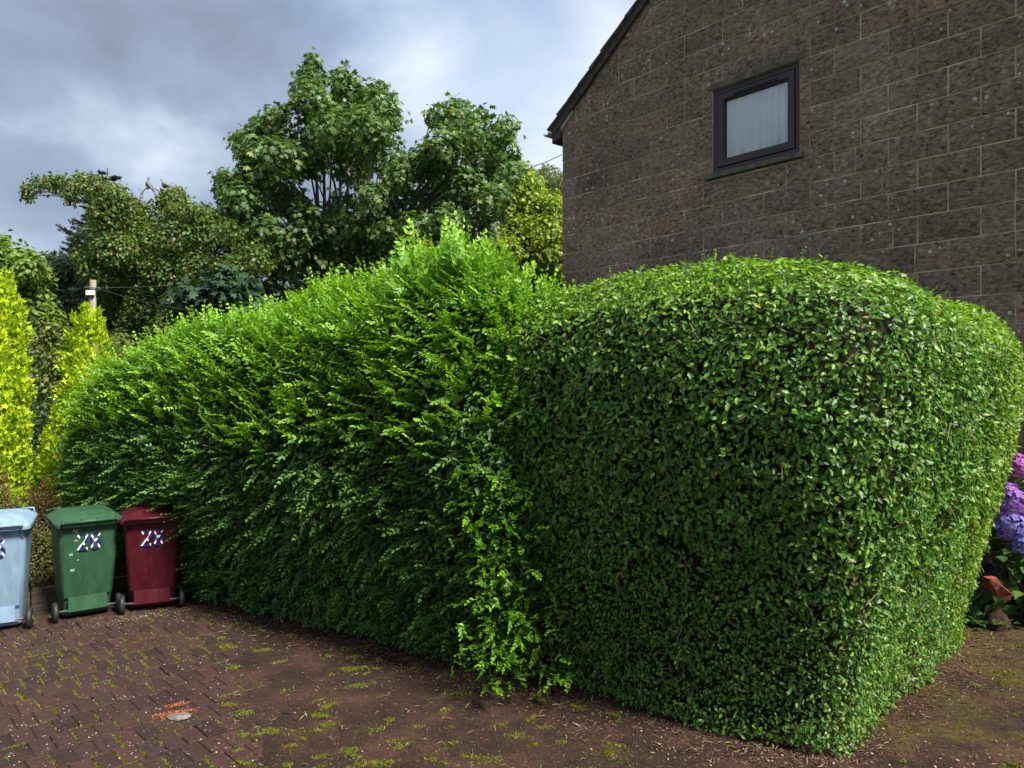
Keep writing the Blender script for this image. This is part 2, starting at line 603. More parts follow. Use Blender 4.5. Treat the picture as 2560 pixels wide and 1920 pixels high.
base = mixc(nt, spk, base, (0.92, 0.90, 0.84))
nt.links.new(base, b.inputs['Base Color'])
bump(nt, b, math_node(nt, 'ADD', math_node(nt, 'MULTIPLY', pit, 1.2), pit2), 1.0, 0.09)

m_mortar, nt, b = mat('mortar', rough=0.95, spec=0.2)
pos = N(nt, 'ShaderNodeNewGeometry').outputs['Position']
nt.links.new(ramp(nt, noise(nt, pos, 3, 6, 0.7), [(0.35, (0.27, 0.21, 0.16)), (0.62, (0.68, 0.54, 0.40))]), b.inputs['Base Color'])
bump(nt, b, noise(nt, pos, 60, 4), 0.5, 0.01)

EAVE, SLOPE, APEX = 6.54, 0.74, 4.7
WX0, WX1, WZ0, WZ1 = 2.87, 4.115, 5.03, 6.15
DEPTH = 8.0


def roof_z(t):
    return EAVE + SLOPE * (t if t < APEX else 2 * APEX - t)


# the wall core (mortar face) with the window opening
mb = MB()
TT = 2 * APEX


def prism(mb, poly, y0, y1):
    k = len(poly)
    mb.rings([[(x, y0, z) for x, z in poly], [(x, y1, z) for x, z in poly]])


prism(mb, [(0.01, 0), (WX0, 0), (WX0, roof_z(WX0)), (0.01, EAVE)], 0.007, 0.3)
prism(mb, [(WX0, 0), (WX1, 0), (WX1, WZ0), (WX0, WZ0)], 0.007, 0.3)
prism(mb, [(WX0, WZ1), (WX1, WZ1), (WX1, roof_z(WX1)), (WX0, roof_z(WX0))], 0.007, 0.3)
prism(mb, [(WX1, 0), (TT, 0), (TT, EAVE), (APEX, roof_z(APEX)), (WX1, roof_z(WX1))], 0.007, 0.3)
mb.box(0.01, 0.3, 0.3, DEPTH, 0, EAVE - .05)
mb.box(TT - .3, TT, 0.3, DEPTH, 0, EAVE - .05)
mb.box(0.3, TT - .3, DEPTH - .3, DEPTH, 0, EAVE - .05)
mb.build('wall', m_mortar, house)


def clip(poly, a, b_, c):
    """keeps the part with a*x + b*z <= c"""
    out = []
    for i in range(len(poly)):
        p, q = poly[i], poly[(i + 1) % len(poly)]
        dp, dq = a * p[0] + b_ * p[1] - c, a * q[0] + b_ * q[1] - c
        if dp <= 0:
            out.append(p)
        if (dp < 0 < dq) or (dq < 0 < dp):
            s_ = dp / (dp - dq)
            out.append((p[0] + (q[0] - p[0]) * s_, p[1] + (q[1] - p[1]) * s_))
    return out


CH, CB, MJ = 0.304, 0.608, 0.016


def block_mesh(poly):
    cx = sum(p[0] for p in poly) / len(poly)
    cz = sum(p[1] for p in poly) / len(poly)
    mb = MB()
    if len(poly) == 4 and abs(poly[0][1] - poly[1][1]) < 1e-6 and abs(poly[2][1] - poly[3][1]) < 1e-6 and abs(poly[1][0] - poly[2][0]) < 1e-6:
        x0, x1 = min(p[0] for p in poly), max(p[0] for p in poly)
        z0, z1 = min(p[1] for p in poly), max(p[1] for p in poly)
        nu = max(1, round((x1 - x0) / 0.13))
        nv = 3 if z1 - z0 > .2 else 1
        vs = []
        for j in range(nv + 1):
            for i in range(nu + 1):
                inner = 0 < i < nu and 0 < j < nv
                yy = -R.uniform(.004, .018) if inner else R.uniform(-.004, .004)
                vs.append((x0 + (x1 - x0) * i / nu + (R.uniform(-.012, .012) if inner else 0) - cx, yy,
                           z0 + (z1 - z0) * j / nv + (R.uniform(-.01, .01) if inner else 0) - cz))
        fs = [(j * (nu + 1) + i, j * (nu + 1) + i + 1, (j + 1) * (nu + 1) + i + 1, (j + 1) * (nu + 1) + i) for j in range(nv) for i in range(nu)]
        mb.add(vs, fs)
        mb.box(x0 - cx, x1 - cx, 0.008, 0.03, z0 - cz, z1 - cz)
    else:
        mb.rings([[(x - cx, 0.03, z - cz) for x, z in poly], [(x - cx, R.uniform(-.004, .002), z - cz) for x, z in poly][::1]])
    return mb, cx, cz


stuff_blocks = MB()
nblk = 0
for k in range(-1, 32):
    z1 = 6.44 + 0.304 * 11 - k * CH
    z0 = z1 - CH + MJ
    if z1 < 0.1:
        continue
    z0 = max(z0, 0.0)
    off = 0 if k % 2 else CB / 2
    t0 = -off + 0.0
    while t0 < TT:
        a0, a1 = max(t0, 0), min(t0 + CB - MJ, TT)
        t0 += CB
        if R.random() < 0.12 and a1 - a0 > .5:      # some blocks are cut in two
            c_ = a0 + (a1 - a0) * R.uniform(.35, .65)
            spans = [(a0, c_ - MJ / 2), (c_ + MJ / 2, a1)]
        else:
            spans = [(a0, a1)]
        for (a0, a1) in spans:
            if a1 - a0 < .04:
                continue
            rects = [(a0, a1, z0, z1)]
            X0, X1, Z0, Z1 = WX0 - .004, WX1 + .004, WZ0 - .095, WZ1 + .085
            if a1 > X0 and a0 < X1 and z1 > Z0 and z0 < Z1:
                rects = []
                if a0 < X0: rects.append((a0, X0, z0, z1))
                if a1 > X1: rects.append((X1, a1, z0, z1))
                m0, m1 = max(a0, X0), min(a1, X1)
                if z1 > Z1: rects.append((m0, m1, Z1, z1))
                if z0 < Z0: rects.append((m0, m1, z0, Z0))
            for (x0, x1, y0, y1) in rects:
                if x1 - x0 < .03 or y1 - y0 < .03:
                    continue
                poly = [(x0, y0), (x1, y0), (x1, y1), (x0, y1)]
                poly = clip(poly, -SLOPE, 1, EAVE - .03)
                if len(poly) >= 3:
                    poly = clip(poly, SLOPE, 1, EAVE + SLOPE * 2 * APEX - .03)
                if len(poly) < 3:
                    continue
                mbk, cx, cz = block_mesh(poly)
                seen = cx < 7.1 and cz < 9.3 and (cz > 2.6 or (cx > 6.0 and cz > 1.0))
                if seen and nblk < 300:
                    o = mbk.build('block', m_block, house)
                    o.location = (cx, R.uniform(-.004, .004), cz)
                    nblk += 1
                else:
                    stuff_blocks.add([(x + cx, y, z + cz) for x, y, z in mbk.v], mbk.f)
stuff_blocks.build('blocks_beyond', m_block, house, kind='stuff')
# blocks round the corner on the side wall
mb = MB()
for k in range(0, 22):
    z1 = 6.44 - k * CH
    y = 0.03 + (CB / 2 if k % 2 else 0)
    mb.box(-.004, .02, 0.032, max(y - MJ, .05), max(z1 - CH + MJ, 0), z1)
    while y < DEPTH:
        mb.box(-.004, .02, y, min(y + CB - MJ, DEPTH), max(z1 - CH + MJ, 0), z1)
        y += CB
mb.build('side_blocks', m_block, house, kind='stuff')

# window
m_brownpvc, nt, b = mat('brown_frame', (0.050, 0.033, 0.036), 0.5, spec=.3)
pos = objcoord(nt)
bump(nt, b, noise(nt, pos, 120, 3), 0.08, 0.002)
m_black, _, _ = mat('black_gasket', (0.008, 0.008, 0.009), 0.5)
m_stone, nt, b = mat('weathered_sill', rough=0.9)
pos = N(nt, 'ShaderNodeNewGeometry').outputs['Position']
nt.links.new(ramp(nt, noise(nt, pos, 9, 7, 0.7), [(0.35, (0.05, 0.045, 0.035)), (0.6, (0.14, 0.125, 0.09)), (0.7, (0.25, 0.24, 0.19))]), b.inputs['Base Color'])
bump(nt, b, noise(nt, pos, 40, 5), 0.6, 0.01)

win = MB()


def frame_ring(mb, x0, x1, z0, z1, w, y0, y1, s=0.0):
    """mitred frame: outer rectangle, inner rectangle, front lip chamfered by s"""
    o_ = [(x0, z0), (x1, z0), (x1, z1), (x0, z1)]
    i_ = [(x0 + w, z0 + w), (x1 - w, z0 + w), (x1 - w, z1 - w), (x0 + w, z1 - w)]
    ch = [(x0 + w - s, z0 + w - s), (x1 - w + s, z0 + w - s), (x1 - w + s, z1 - w + s), (x0 + w - s, z1 - w + s)]
    vs = [(x, y0, z) for x, z in o_] + [(x, y0, z) for x, z in ch] + [(x, y0 + s, z) for x, z in i_] + [(x, y1, z) for x, z in i_] + [(x, y1, z) for x, z in o_]
    fs = []
    for k in range(4):
        a, b_ = k, (k + 1) % 4
        for r_ in range(4):
            fs.append((r_ * 4 + a, r_ * 4 + b_, r_ * 4 + 4 + b_, r_ * 4 + 4 + a))
        fs.append((16 + a, 16 + b_, b_, a))
    mb.add(vs, fs)


frame_ring(win, WX0 + .004, WX1 - .004, WZ0 + .004, WZ1 - .004, .062, .03, .10, .004)
wf = win.build('window', m_brownpvc, house, label='brown framed window with white net curtain')
sx0, sx1, sz0, sz1 = WX0 + .074, WX1 - .074, WZ0 + .078, WZ1 - .078
mb = MB(); frame_ring(mb, WX0 + .060, WX1 - .060, WZ0 + .060, WZ1 - .060, .022, .052, .10)
mb.build('gasket', m_black, wf)
mb = MB(); frame_ring(mb, sx0, sx1, sz0, sz1, .088, .018, .09, .014)
mb.build('sash', m_brownpvc, wf)
mb = MB(); frame_ring(mb, sx0 + .086, sx1 - .086, sz0 + .086, sz1 - .086, .012, .036, .09)
mb.build('glazing_seal', m_black, wf)
mb = MB(); mb.box(WX0 + .32, WX1 - .30, .004, .020, WZ1 - .145, WZ1 - .105)
mb.box(WX0 + .34, WX1 - .32, -.004, .004, WZ1 - .125, WZ1 - .110)
mb.build('trickle_vent', m_black, wf, bevel=.004)
m_glass = bpy.data.materials.new('window_glass')
m_glass.use_nodes = True
nt = m_glass.node_tree
nt.nodes.remove(nt.nodes['Principled BSDF'])
fr = N(nt, 'ShaderNodeFresnel'); fr.inputs[0].default_value = 1.65
gl = N(nt, 'ShaderNodeBsdfGlossy'); gl.inputs['Roughness'].default_value = 0.015
tr = N(nt, 'ShaderNodeBsdfTransparent'); tr.inputs[0].default_value = (.98, .99, 1, 1)
mx = N(nt, 'ShaderNodeMixShader')
nt.links.new(math_node(nt, 'ADD', fr.outputs[0], 0.16), mx.inputs[0])
nt.links.new(tr.outputs[0], mx.inputs[1]); nt.links.new(gl.outputs[0], mx.inputs[2])
nt.links.new(mx.outputs[0], nt.nodes['Material Output'].inputs[0])
mb = MB(); mb.add([(sx0 + .09, .064, sz0 + .09), (sx1 - .09, .064, sz0 + .09), (sx1 - .09, .064, sz1 - .09), (sx0 + .09, .064, sz1 - .09)], [(0, 1, 2, 3)])
mb.build('pane', m_glass, wf)
m_curt, nt, b = mat('net_curtain', (0.93, 0.94, 0.96), 0.9)
nt.nodes['Principled BSDF'].inputs['Subsurface Weight'].default_value = 0.0
nu = 220
vs, fs = [], []
for i in range(nu + 1):
    t = i / nu
    x = sx0 + .02 + (sx1 - sx0 - .04) * t
    yy = .105 + .020 * math.sin(t * 62 + 2 * math.sin(t * 9)) + .007 * math.sin(t * 23 + 1)
    for z, kk in ((sz0 + .0, 1.25), (sz1 - .0, .8)):
        vs.append((x, .105 + (yy - .105) * kk, z))
fs = [(2 * i, 2 * i + 2, 2 * i + 3, 2 * i + 1) for i in range(nu)]
mb = MB(); mb.add(vs, fs)
mb.build('curtain', m_curt, wf, smooth=True)
m_orn, _, _ = mat('ornament_ceramic', (.75, .68, .5), .4)
for fx_, h_ in ((.30, .10), (.77, .12)):
    x = sx0 + (sx1 - sx0) * fx_
    mb = MB()
    mb.rings([[(x + r_ * math.cos(a * .785), .078 + .3 * r_ * .8 * math.sin(a * .785), sz0 + .088 + z) for a in range(8)]
              for r_, z in ((.022, 0), (.026, .02), (.014, h_ * .5), (.020, h_ * .62), (.018, h_ * .8), (.004, h_))])
    mb.build('figurine', m_orn, wf, smooth=True)
m_dark, _, _ = mat('room_dark', (.6, .58, .55), .9)
mb = MB()
mb.add([(WX0 + .01, .12, WZ0 + .01), (WX1 - .01, .12, WZ0 + .01), (WX1 - .01, .12, WZ1 - .01), (WX0 + .01, .12, WZ1 - .01),
        (WX0 + .01, .29, WZ0 + .01), (WX1 - .01, .29, WZ0 + .01), (WX1 - .01, .29, WZ1 - .01), (WX0 + .01, .29, WZ1 - .01)],
       [(4, 5, 6, 7), (0, 1, 5, 4), (1, 2, 6, 5), (2, 3, 7, 6), (3, 0, 4, 7)])
mb.build('window_reveal', m_dark, house)
mb = MB()
mb.add([(2.77, -.055, WZ0 - .075), (4.175, -.055, WZ0 - .075), (4.175, .03, WZ0 - .09), (2.77, .03, WZ0 - .09),
        (2.77, -.055, WZ0 - .012), (4.175, -.055, WZ0 - .012), (4.175, .03, WZ0), (2.77, .03, WZ0)],
       [(0, 3, 2, 1), (4, 5, 6, 7), (0, 1, 5, 4), (1, 2, 6, 5), (2, 3, 7, 6), (3, 0, 4, 7)])
mb.build('window_sill', m_stone, house, bevel=.006)
mb = MB(); mb.box(WX0 - .06, WX1 + .06, -.012, .03, WZ1 + .002, WZ1 + .083)
mb.build('lintel', m_stone, house, bevel=.006)

# roof
m_tile, nt, b = mat('roof_tile', rough=0.85)
pos = N(nt, 'ShaderNodeNewGeometry').outputs['Position']
oi = N(nt, 'ShaderNodeObjectInfo')
base = ramp(nt, noise(nt, pos, 7, 7, 0.7), [(0.3, (0.07, 0.058, 0.05)), (0.55, (0.16, 0.13, 0.115)), (0.7, (0.26, 0.23, 0.19))])
nt.links.new(base, b.inputs['Base Color'])
bump(nt, b, noise(nt, pos, 45, 5), 0.5, 0.01)
ang = math.atan(SLOPE)
ca, sa = math.cos(ang), math.sin(ang)


def slope_pt(s_, up):
    """a point s_ metres up the slope from the eave, 'up' metres off it (local x, z)"""
    return (-.22 + s_ * ca - up * sa, EAVE - .22 * SLOPE + s_ * sa + up * ca)


SL = (APEX + .22) / ca
mb = MB()      # roof body
pl = [slope_pt(0, -.02), slope_pt(SL, -.02), slope_pt(SL, .05), slope_pt(0, .05)]
mb.rings([[(x, -.02, z) for x, z in pl], [(x, DEPTH + .1, z) for x, z in pl]])
pl = [(2 * APEX - x, z) for x, z in pl]
mb.rings([[(x, -.02, z) for x, z in pl], [(x, DEPTH + .1, z) for x, z in pl]])
rf = mb.build('roof', m_tile, house)
ntile = int(SL / .30)
for k in range(ntile):      # verge tiles, each lapping the one below
    s0 = k * .30
    j = R.uniform(-.008, .008)
    pl = [slope_pt(s0 - .02, .050 + j), slope_pt(s0 + .34, .052 + j), slope_pt(s0 + .34, .066 + j), slope_pt(s0 - .02, .088 + j)]
    mb = MB()
    mb.rings([[(x, -.10 + R.uniform(-.008, .008), z) for x, z in pl], [(x, .30, z) for x, z in pl]])
    mb.build('tile', m_tile, rf, bevel=.004)
tl = MB()
for k in range(ntile):
    s0 = k * .30
    pl = [slope_pt(s0 - .02, .052), slope_pt(s0 + .34, .052), slope_pt(s0 + .34, .064), slope_pt(s0 - .02, .086)]
    tl.rings([[(x, .31, z) for x, z in pl], [(x, DEPTH + .15, z) for x, z in pl]])
    pl = [(2 * APEX - x, z) for x, z in pl]
    tl.rings([[(x, -.10, z) for x, z in pl], [(x, DEPTH + .15, z) for x, z in pl]])
tl.build('tiles_beyond', m_tile, rf, kind='stuff')
m_wood, nt, b = mat('dark_barge_board', rough=0.8)
pos = N(nt, 'ShaderNodeNewGeometry').outputs['Position']
nt.links.new(ramp(nt, noise(nt, pos, 12, 5), [(0.35, (0.02, 0.017, 0.015)), (0.7, (0.075, 0.06, 0.05))]), b.inputs['Base Color'])
mb = MB()
pl = [slope_pt(.02, -.08), slope_pt(SL, -.08), slope_pt(SL, .048), slope_pt(.0, .048)]
mb.rings([[(x, -.055, z) for x, z in pl], [(x, -.022, z) for x, z in pl]])
mb.build('barge_board', m_wood, house)
mb = MB()      # boxed eave end
e0 = EAVE - .22 * SLOPE
mb.rings([[(x, -.045, z) for x, z in ((-.20, e0 - .19), (-.012, e0 - .13), (-.012, e0 + .04), (-.20, e0 - .05))],
          [(x, DEPTH, z) for x, z in ((-.20, e0 - .19), (-.012, e0 - .13), (-.012, e0 + .04), (-.20, e0 - .05))]])
mb.build('eave_box', m_wood, house)
m_lead, nt, b = mat('grey_gutter', (.34, .36, .38), .45)
mb = MB()
gc = (-.275, e0 - .005)
outer = [(gc[0] + .065 * math.cos(a), gc[1] + .065 * math.sin(a)) for a in np.linspace(math.pi, 2 * math.pi, 9)]
inner = [(gc[0] + .056 * math.cos(a), gc[1] + .056 * math.sin(a)) for a in np.linspace(2 * math.pi, math.pi, 9)]
mb.rings([[(x, -.12, z) for x, z in outer + inner], [(x, DEPTH, z) for x, z in outer + inner]])
gt = mb.build('gutter', m_lead, house)
m_mp, nt, b = mat('pale_mortar', (.30, .29, .25), .9)
mb = MB()
pl = [slope_pt(.10, -.15), slope_pt(.50, -.13), slope_pt(.52, -.07), slope_pt(.10, -.07)]
mb.rings([[(x, -.032, z) for x, z in pl], [(x, .015, z) for x, z in pl]])
mb.build('verge_mortar', m_mp, house, bevel=.01)

# ------------------------------------------------------------------ leaf materials
m_hleaf = leaf_mat('privet_leaf', rough=0.44, trans=0.32, spec=0.42)
m_young = leaf_mat('young_privet_leaf', rough=0.42, trans=0.38, spec=0.45)
m_tree = leaf_mat('tree_leaf', rough=0.50, trans=0.34, spec=0.4)
m_gold = leaf_mat('golden_conifer', rough=0.7, trans=0.30, spec=0.25, tint=(1.2, 1.2, .5))
m_twig, nt, b = mat('twig_bark', rough=0.85)
pos = objcoord(nt)
nt.links.new(ramp(nt, noise(nt, pos, 20, 4), [(0.35, (0.05, 0.04, 0.03)), (0.65, (0.15, 0.125, 0.10))]), b.inputs['Base Color'])
m_cut, _, _ = mat('cut_twig', (.20, .15, .09), .85)
m_syc, nt, b = mat('sycamore_bark', rough=0.85)
pos = objcoord(nt)
nt.links.new(ramp(nt, noise(nt, pos, 5, 6, .7), [(0.35, (0.07, 0.06, 0.055)), (0.65, (0.15, 0.135, 0.125))]), b.inputs['Base Color'])


# ------------------------------------------------------------------ hedges
def chaikin(pts, k=3):
    pts = [np.array(p, float) for p in pts]
    for _ in range(k):
        q = []
        for i in range(len(pts)):
            a, b_ = pts[i], pts[(i + 1) % len(pts)]
            q += [a * .75 + b_ * .25, a * .25 + b_ * .75]
        pts = q
    return np.array(pts)


class Hedge:
    """closed footprint (counter-clockwise seen from above); a wall that bulges with height and rolls over to a flat top"""
    def __init__(self, outline, height, bulge, rr, lump, seed):
        C_ = chaikin(outline, 3)
        d = np.roll(C_, -1, 0) - C_
        L = np.linalg.norm(d, axis=1)
        cum = np.concatenate([[0], np.cumsum(L)])
        self.len = cum[-1]
        m = 400
        s_ = np.linspace(0, self.len, m, endpoint=False)
        Cc = np.vstack([C_, C_[:1]])
        self.C = np.stack([np.interp(s_, cum, Cc[:, k]) for k in (0, 1)], 1)
        t = np.roll(self.C, -3, 0) - np.roll(self.C, 3, 0)
        t = unit(t)
        nn = np.stack([t[:, 1], -t[:, 0]], 1)
        for _ in range(10):
            nn = unit(np.roll(nn, 1, 0) + nn * 2 + np.roll(nn, -1, 0))
        self.N = nn
        self.m = m
        self.cen = self.C.mean(0)
        self.h, self.b, self.rr, self.lump, self.seed = height, bulge, rr, lump, seed

    def surf(self, u, v_):
        """u in [0,1) round the outline; v 0..1 side, 1..2 shoulder, 2..3 top"""
        f = u * self.m
        i = f.astype(int) % self.m
        w = (f - np.floor(f))[:, None]
        j = (i + 1) % self.m
        c = self.C[i] * (1 - w) + self.C[j] * w
        n2 = unit(self.N[i] * (1 - w) + self.N[j] * w)
        H = self.h(c[:, 0], c[:, 1])
        rr = self.rr
        vs = np.clip(v_, 0, 1)
        zs = vs * (H - rr)
        out = self.b(vs)
        th = np.clip(v_ - 1, 0, 1) * math.pi / 2
        z = zs + rr * np.sin(th)
        out = out - rr * (1 - np.cos(th))
        xy = c + n2 * out[:, None]
        w3 = np.clip(v_ - 2, 0, 1)[:, None]
        xy = xy * (1 - w3) + (self.cen + (xy - self.cen) * .15) * w3
        P = np.concatenate([xy, z[:, None]], 1)
        db = (self.b(np.clip(vs + .02, 0, 1)) - self.b(np.clip(vs - .02, 0, 1))) / (.04 * 2.5)
        Nn = np.concatenate([n2 * np.cos(th)[:, None], (np.sin(th) - db * (v_ < 1))[:, None]], 1)
        Nn = unit(np.where((v_ > 2)[:, None], np.array([[0, 0, 1.0]]), Nn))
        P = P + Nn * (self.lump * fbm(P, 2.6, self.seed))[:, None]
        return P, Nn

    def sample(self, n):
        H = 2.9
        wt_ = np.array([H, self.rr * 1.57, .55])
        v0 = G.choice(3, n, p=wt_ / wt_.sum())
        v_ = v0 + G.random(n)
        u_ = G.random(n)
        for _ in range(6):          # redraw until the density follows the true surface length
            a, _n = self.surf((u_ + .006) % 1, v_)
            b_, _n = self.surf((u_ - .006) % 1, v_)
            st = np.linalg.norm(a - b_, axis=1) / (.012 * self.len)
            bad = (G.random(n) * 2.4 > st) & (v_ < 2)
            if _ == 0:
                keep_u, ok = u_.copy(), ~bad
            else:
                keep_u = np.where(~ok & ~bad, u_, keep_u)
                ok = ok | ~bad
            u_ = G.random(n)
        return self.surf(keep_u, v_)

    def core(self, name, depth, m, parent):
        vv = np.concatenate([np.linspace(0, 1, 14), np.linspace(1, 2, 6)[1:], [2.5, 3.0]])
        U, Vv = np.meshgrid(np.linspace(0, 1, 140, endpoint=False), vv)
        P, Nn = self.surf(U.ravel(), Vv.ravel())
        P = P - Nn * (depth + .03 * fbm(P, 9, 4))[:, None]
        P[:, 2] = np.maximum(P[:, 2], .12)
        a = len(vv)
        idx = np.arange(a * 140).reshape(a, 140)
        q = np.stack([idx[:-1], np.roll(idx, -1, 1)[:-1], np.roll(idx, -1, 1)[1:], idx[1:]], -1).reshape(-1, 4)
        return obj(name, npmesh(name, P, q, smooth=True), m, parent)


def smooth01(x):
    x = np.clip(x, 0, 1)
    return x * x * (3 - 2 * x)


m_inner, nt, b = mat('hedge_inner_shade', rough=0.95, spec=0.1)  # inner shade as a dark colour, for the solid hedge cores
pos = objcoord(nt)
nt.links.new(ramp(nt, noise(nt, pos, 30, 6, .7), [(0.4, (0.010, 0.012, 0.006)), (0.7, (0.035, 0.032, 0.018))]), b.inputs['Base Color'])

# trimmed hedge -----------------------------------------------------
trim = Hedge([(0.15, 5.50), (1.40, 4.56), (1.80, 4.34), (1.97, 4.32), (2.10, 4.46), (2.9, 5.28), (3.78, 6.22), (4.0, 6.75), (3.5, 7.25), (2.0, 6.9), (.3, 6.9), (-.2, 6.4)],
             lambda x, y: 2.97 + .03 * np.exp(-((x - 1.4) ** 2)) - .13 * smooth01((1.3 - x) / 1.2) - .14 * smooth01((x - 1.2) / 1.2),
             lambda v_: .02 + .44 * smooth01(v_ / .95), .50, .05, 3)
hedge1 = empty('hedge', (1.8, 5.6, 0), 'closely clipped privet hedge with a rounded corner and dense small leaves', 'hedge')


def hp(o, par):
    o.parent = par
    o.matrix_parent_inverse = Matrix.Translation(par.location).inverted()


def hobj(name, me, m, par, **props):
    o = obj(name, me, m, None, **props)
    o.parent = par
    o.matrix_parent_inverse = Matrix.Translation(par.location).inverted()
    return o


c1 = trim.core('shade_core', .19, m_inner, None); hp(c1, hedge1); c1['kind'] = 'stuff'  # solid dark shell added under the leaves to block light


def cull(P, Nn, keep_back=.06):
    """leaves turned away from the path keep a thinner coat"""
    toc = unit(np.array([[0, 0, 2.2]]) - P)
    vis = (toc * Nn).sum(1)
    return (vis > -.25) | (G.random(len(P)) < keep_back)


n = 150000
P, Nn = trim.sample(n)
k = cull(P, Nn); P, Nn = P[k], Nn[k]; n = len(P)
dep = G.exponential(.045, n)
dep = np.minimum(dep, .20)
clump = fbm(P, 17, 9)
hole = smooth01((fbm(P, 7, 77) - .62) / .25)
P = P - Nn * (dep + .024 * clump + .11 * hole)[:, None] + G.normal(0, .006, (n, 3))
P[:, 2] = np.maximum(P[:, 2], .03 + .05 * G.random(n))
up = np.array([[0, 0, 1.0]])
Ln = unit(Nn * .75 + up * .35 + G.normal(0, .42, (n, 3)))
Tt = G.normal(0, 1, (n, 3)) + np.array([[0, 0, -.35]]) + Nn * .35
low_small = smooth01((1.5 - P[:, 2]) / 1.0)
size = G.uniform(.026, .052, n) * (1 - .30 * low_small)
C = palette(n, [(.058, .148, .018), (.084, .192, .021), (.044, .114, .020), (.13, .26, .025), (.19, .32, .036), (.24, .25, .04), (.30, .20, .10)],
            [.30, .27, .16, .15, .105, .012, .003], .22)
brown = smooth01((fbm(P, 6, 78) - .72) / .2)[:, None] * (G.random((n, 1)) < .55)
C = C * (1 - brown) + np.array([[.24, .19, .06]]) * brown * G.uniform(.6, 1.3, (n, 1))
fresh = smooth01((P[:, 2] - 2.35 + .25 * fbm(P, 3, 12)) / .5)[:, None] * (G.random((n, 1)) < .6)
C = C * (1 - fresh * .6) + np.array([[.25, .44, .022]]) * fresh * .6
rightend = smooth01((P[:, 0] - 3.0 + .3 * fbm(P, 2, 14)) / 1.0)[:, None] * (G.random((n, 1)) < .45)
C = C * (1 - rightend * .6) + np.array([[.24, .33, .025]]) * rightend * .6
half = n
V, F, C2 = leaf_arrays(P, Ln, Tt, size, LEAF, C)
hobj('foliage', npmesh('foliage', V, F, C2), m_hleaf, hedge1, kind='stuff')


# shoot meshes: a stem with opposite leaves --------------------------------
def shoot_arrays(L, nl, lsz, arch, rng, cols, droop=.5):
    s_ = np.linspace(.08, 1, nl)
    x = s_ * L
    z = arch * L * (s_ ** 1.6)
    wob = rng.normal(0, .01)
    Pc = np.stack([x, wob * np.sin(s_ * 5) * 2, z], 1)
    T0 = unit(np.gradient(Pc, axis=0))
    parts = []
    for sgn in (-1, 1):
        side = np.stack([-T0[:, 1] * 0, np.full(nl, sgn * 1.0), np.zeros(nl)], 1)
        T = unit(side * .75 + T0 * .75 + np.array([[0, 0, -droop]]) * rng.uniform(.4, 1.2, (nl, 1)) + rng.normal(0, .18, (nl, 3)))
        Nn_ = unit(np.array([[0, 0, 1.0]]) + side * -.25 + rng.normal(0, .25, (nl, 3)))
        sz = lsz * (1 - .55 * s_ ** 2.2) * rng.uniform(.85, 1.15, nl)
        cc = cols[0][None] * (1 - s_[:, None]) + cols[1][None] * s_[:, None]
        cc = cc * rng.uniform(.8, 1.2, (nl, 1))
        parts.append(leaf_arrays(Pc, Nn_, T, sz, LEAF, cc))
    # tip leaf and stem
    parts.append(leaf_arrays(Pc[-1:], np.array([[0.2, .3, 1.0]]), T0[-1:], lsz * .55, LEAF, cols[1][None]))
    w = np.array([0, 0, .0016])
    sv, sf = [], []
    for i in range(nl):
        p = Pc[i]
        for d in ((0, .0014, 0), (0, -.0007, .0012), (0, -.0007, -.0012)):
            sv.append(p + np.array(d) * (1.4 - s_[i]))
    sv = [np.array([0, q, r_]) * 1.4 for q, r_ in ((.0014, 0), (-.0007, .0012), (-.0007, -.0012))] + sv
    for i in range(nl):
        for q in range(3):
            a, b_ = i * 3 + q, i * 3 + (q + 1) % 3
            sf += [(a, b_, b_ + 3), (a, b_ + 3, a + 3)]
    parts.append((np.array(sv), np.array(sf), np.tile(np.array([[.12, .13, .04]]), (len(sv), 1))))
    return join_arrays(parts)


LIME0, LIME1 = np.array([.115, .27, .026]), np.array([.26, .47, .032])
rngs = np.random.default_rng(5)
variants = [shoot_arrays(rngs.uniform(.20, .36), int(rngs.integers(7, 12)), rngs.uniform(.052, .072), rngs.uniform(-.15, .25), rngs, (LIME0, LIME1)) for _ in range(14)]
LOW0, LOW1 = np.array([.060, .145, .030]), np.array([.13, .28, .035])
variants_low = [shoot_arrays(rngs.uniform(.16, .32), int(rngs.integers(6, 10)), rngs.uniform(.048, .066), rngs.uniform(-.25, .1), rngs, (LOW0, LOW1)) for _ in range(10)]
BR0, BR1 = np.array([.10, .26, .018]), np.array([.20, .40, .022])
variants_bright = [shoot_arrays(rngs.uniform(.12, .22), int(rngs.integers(4, 7)), rngs.uniform(.05, .065), rngs.uniform(-.35, .0), rngs, (BR0, BR1), .8) for _ in range(6)]


def frames(D, roll):
    """rotation matrices whose local x points along D, local z as near up as can be, rolled"""
    D = unit(D)
    upv = np.array([[0, 0, 1.0]]) + 0 * D
    par = np.abs((D * upv).sum(1)) > .93
    upv[par] = [0.4, -1.0, 0.2]
    Yv = unit(np.cross(upv, D))
    Zv = np.cross(D, Yv)
    c, s_ = np.cos(roll)[:, None], np.sin(roll)[:, None]
    return np.stack([D, Yv * c + Zv * s_, -Yv * s_ + Zv * c], 2)     # columns


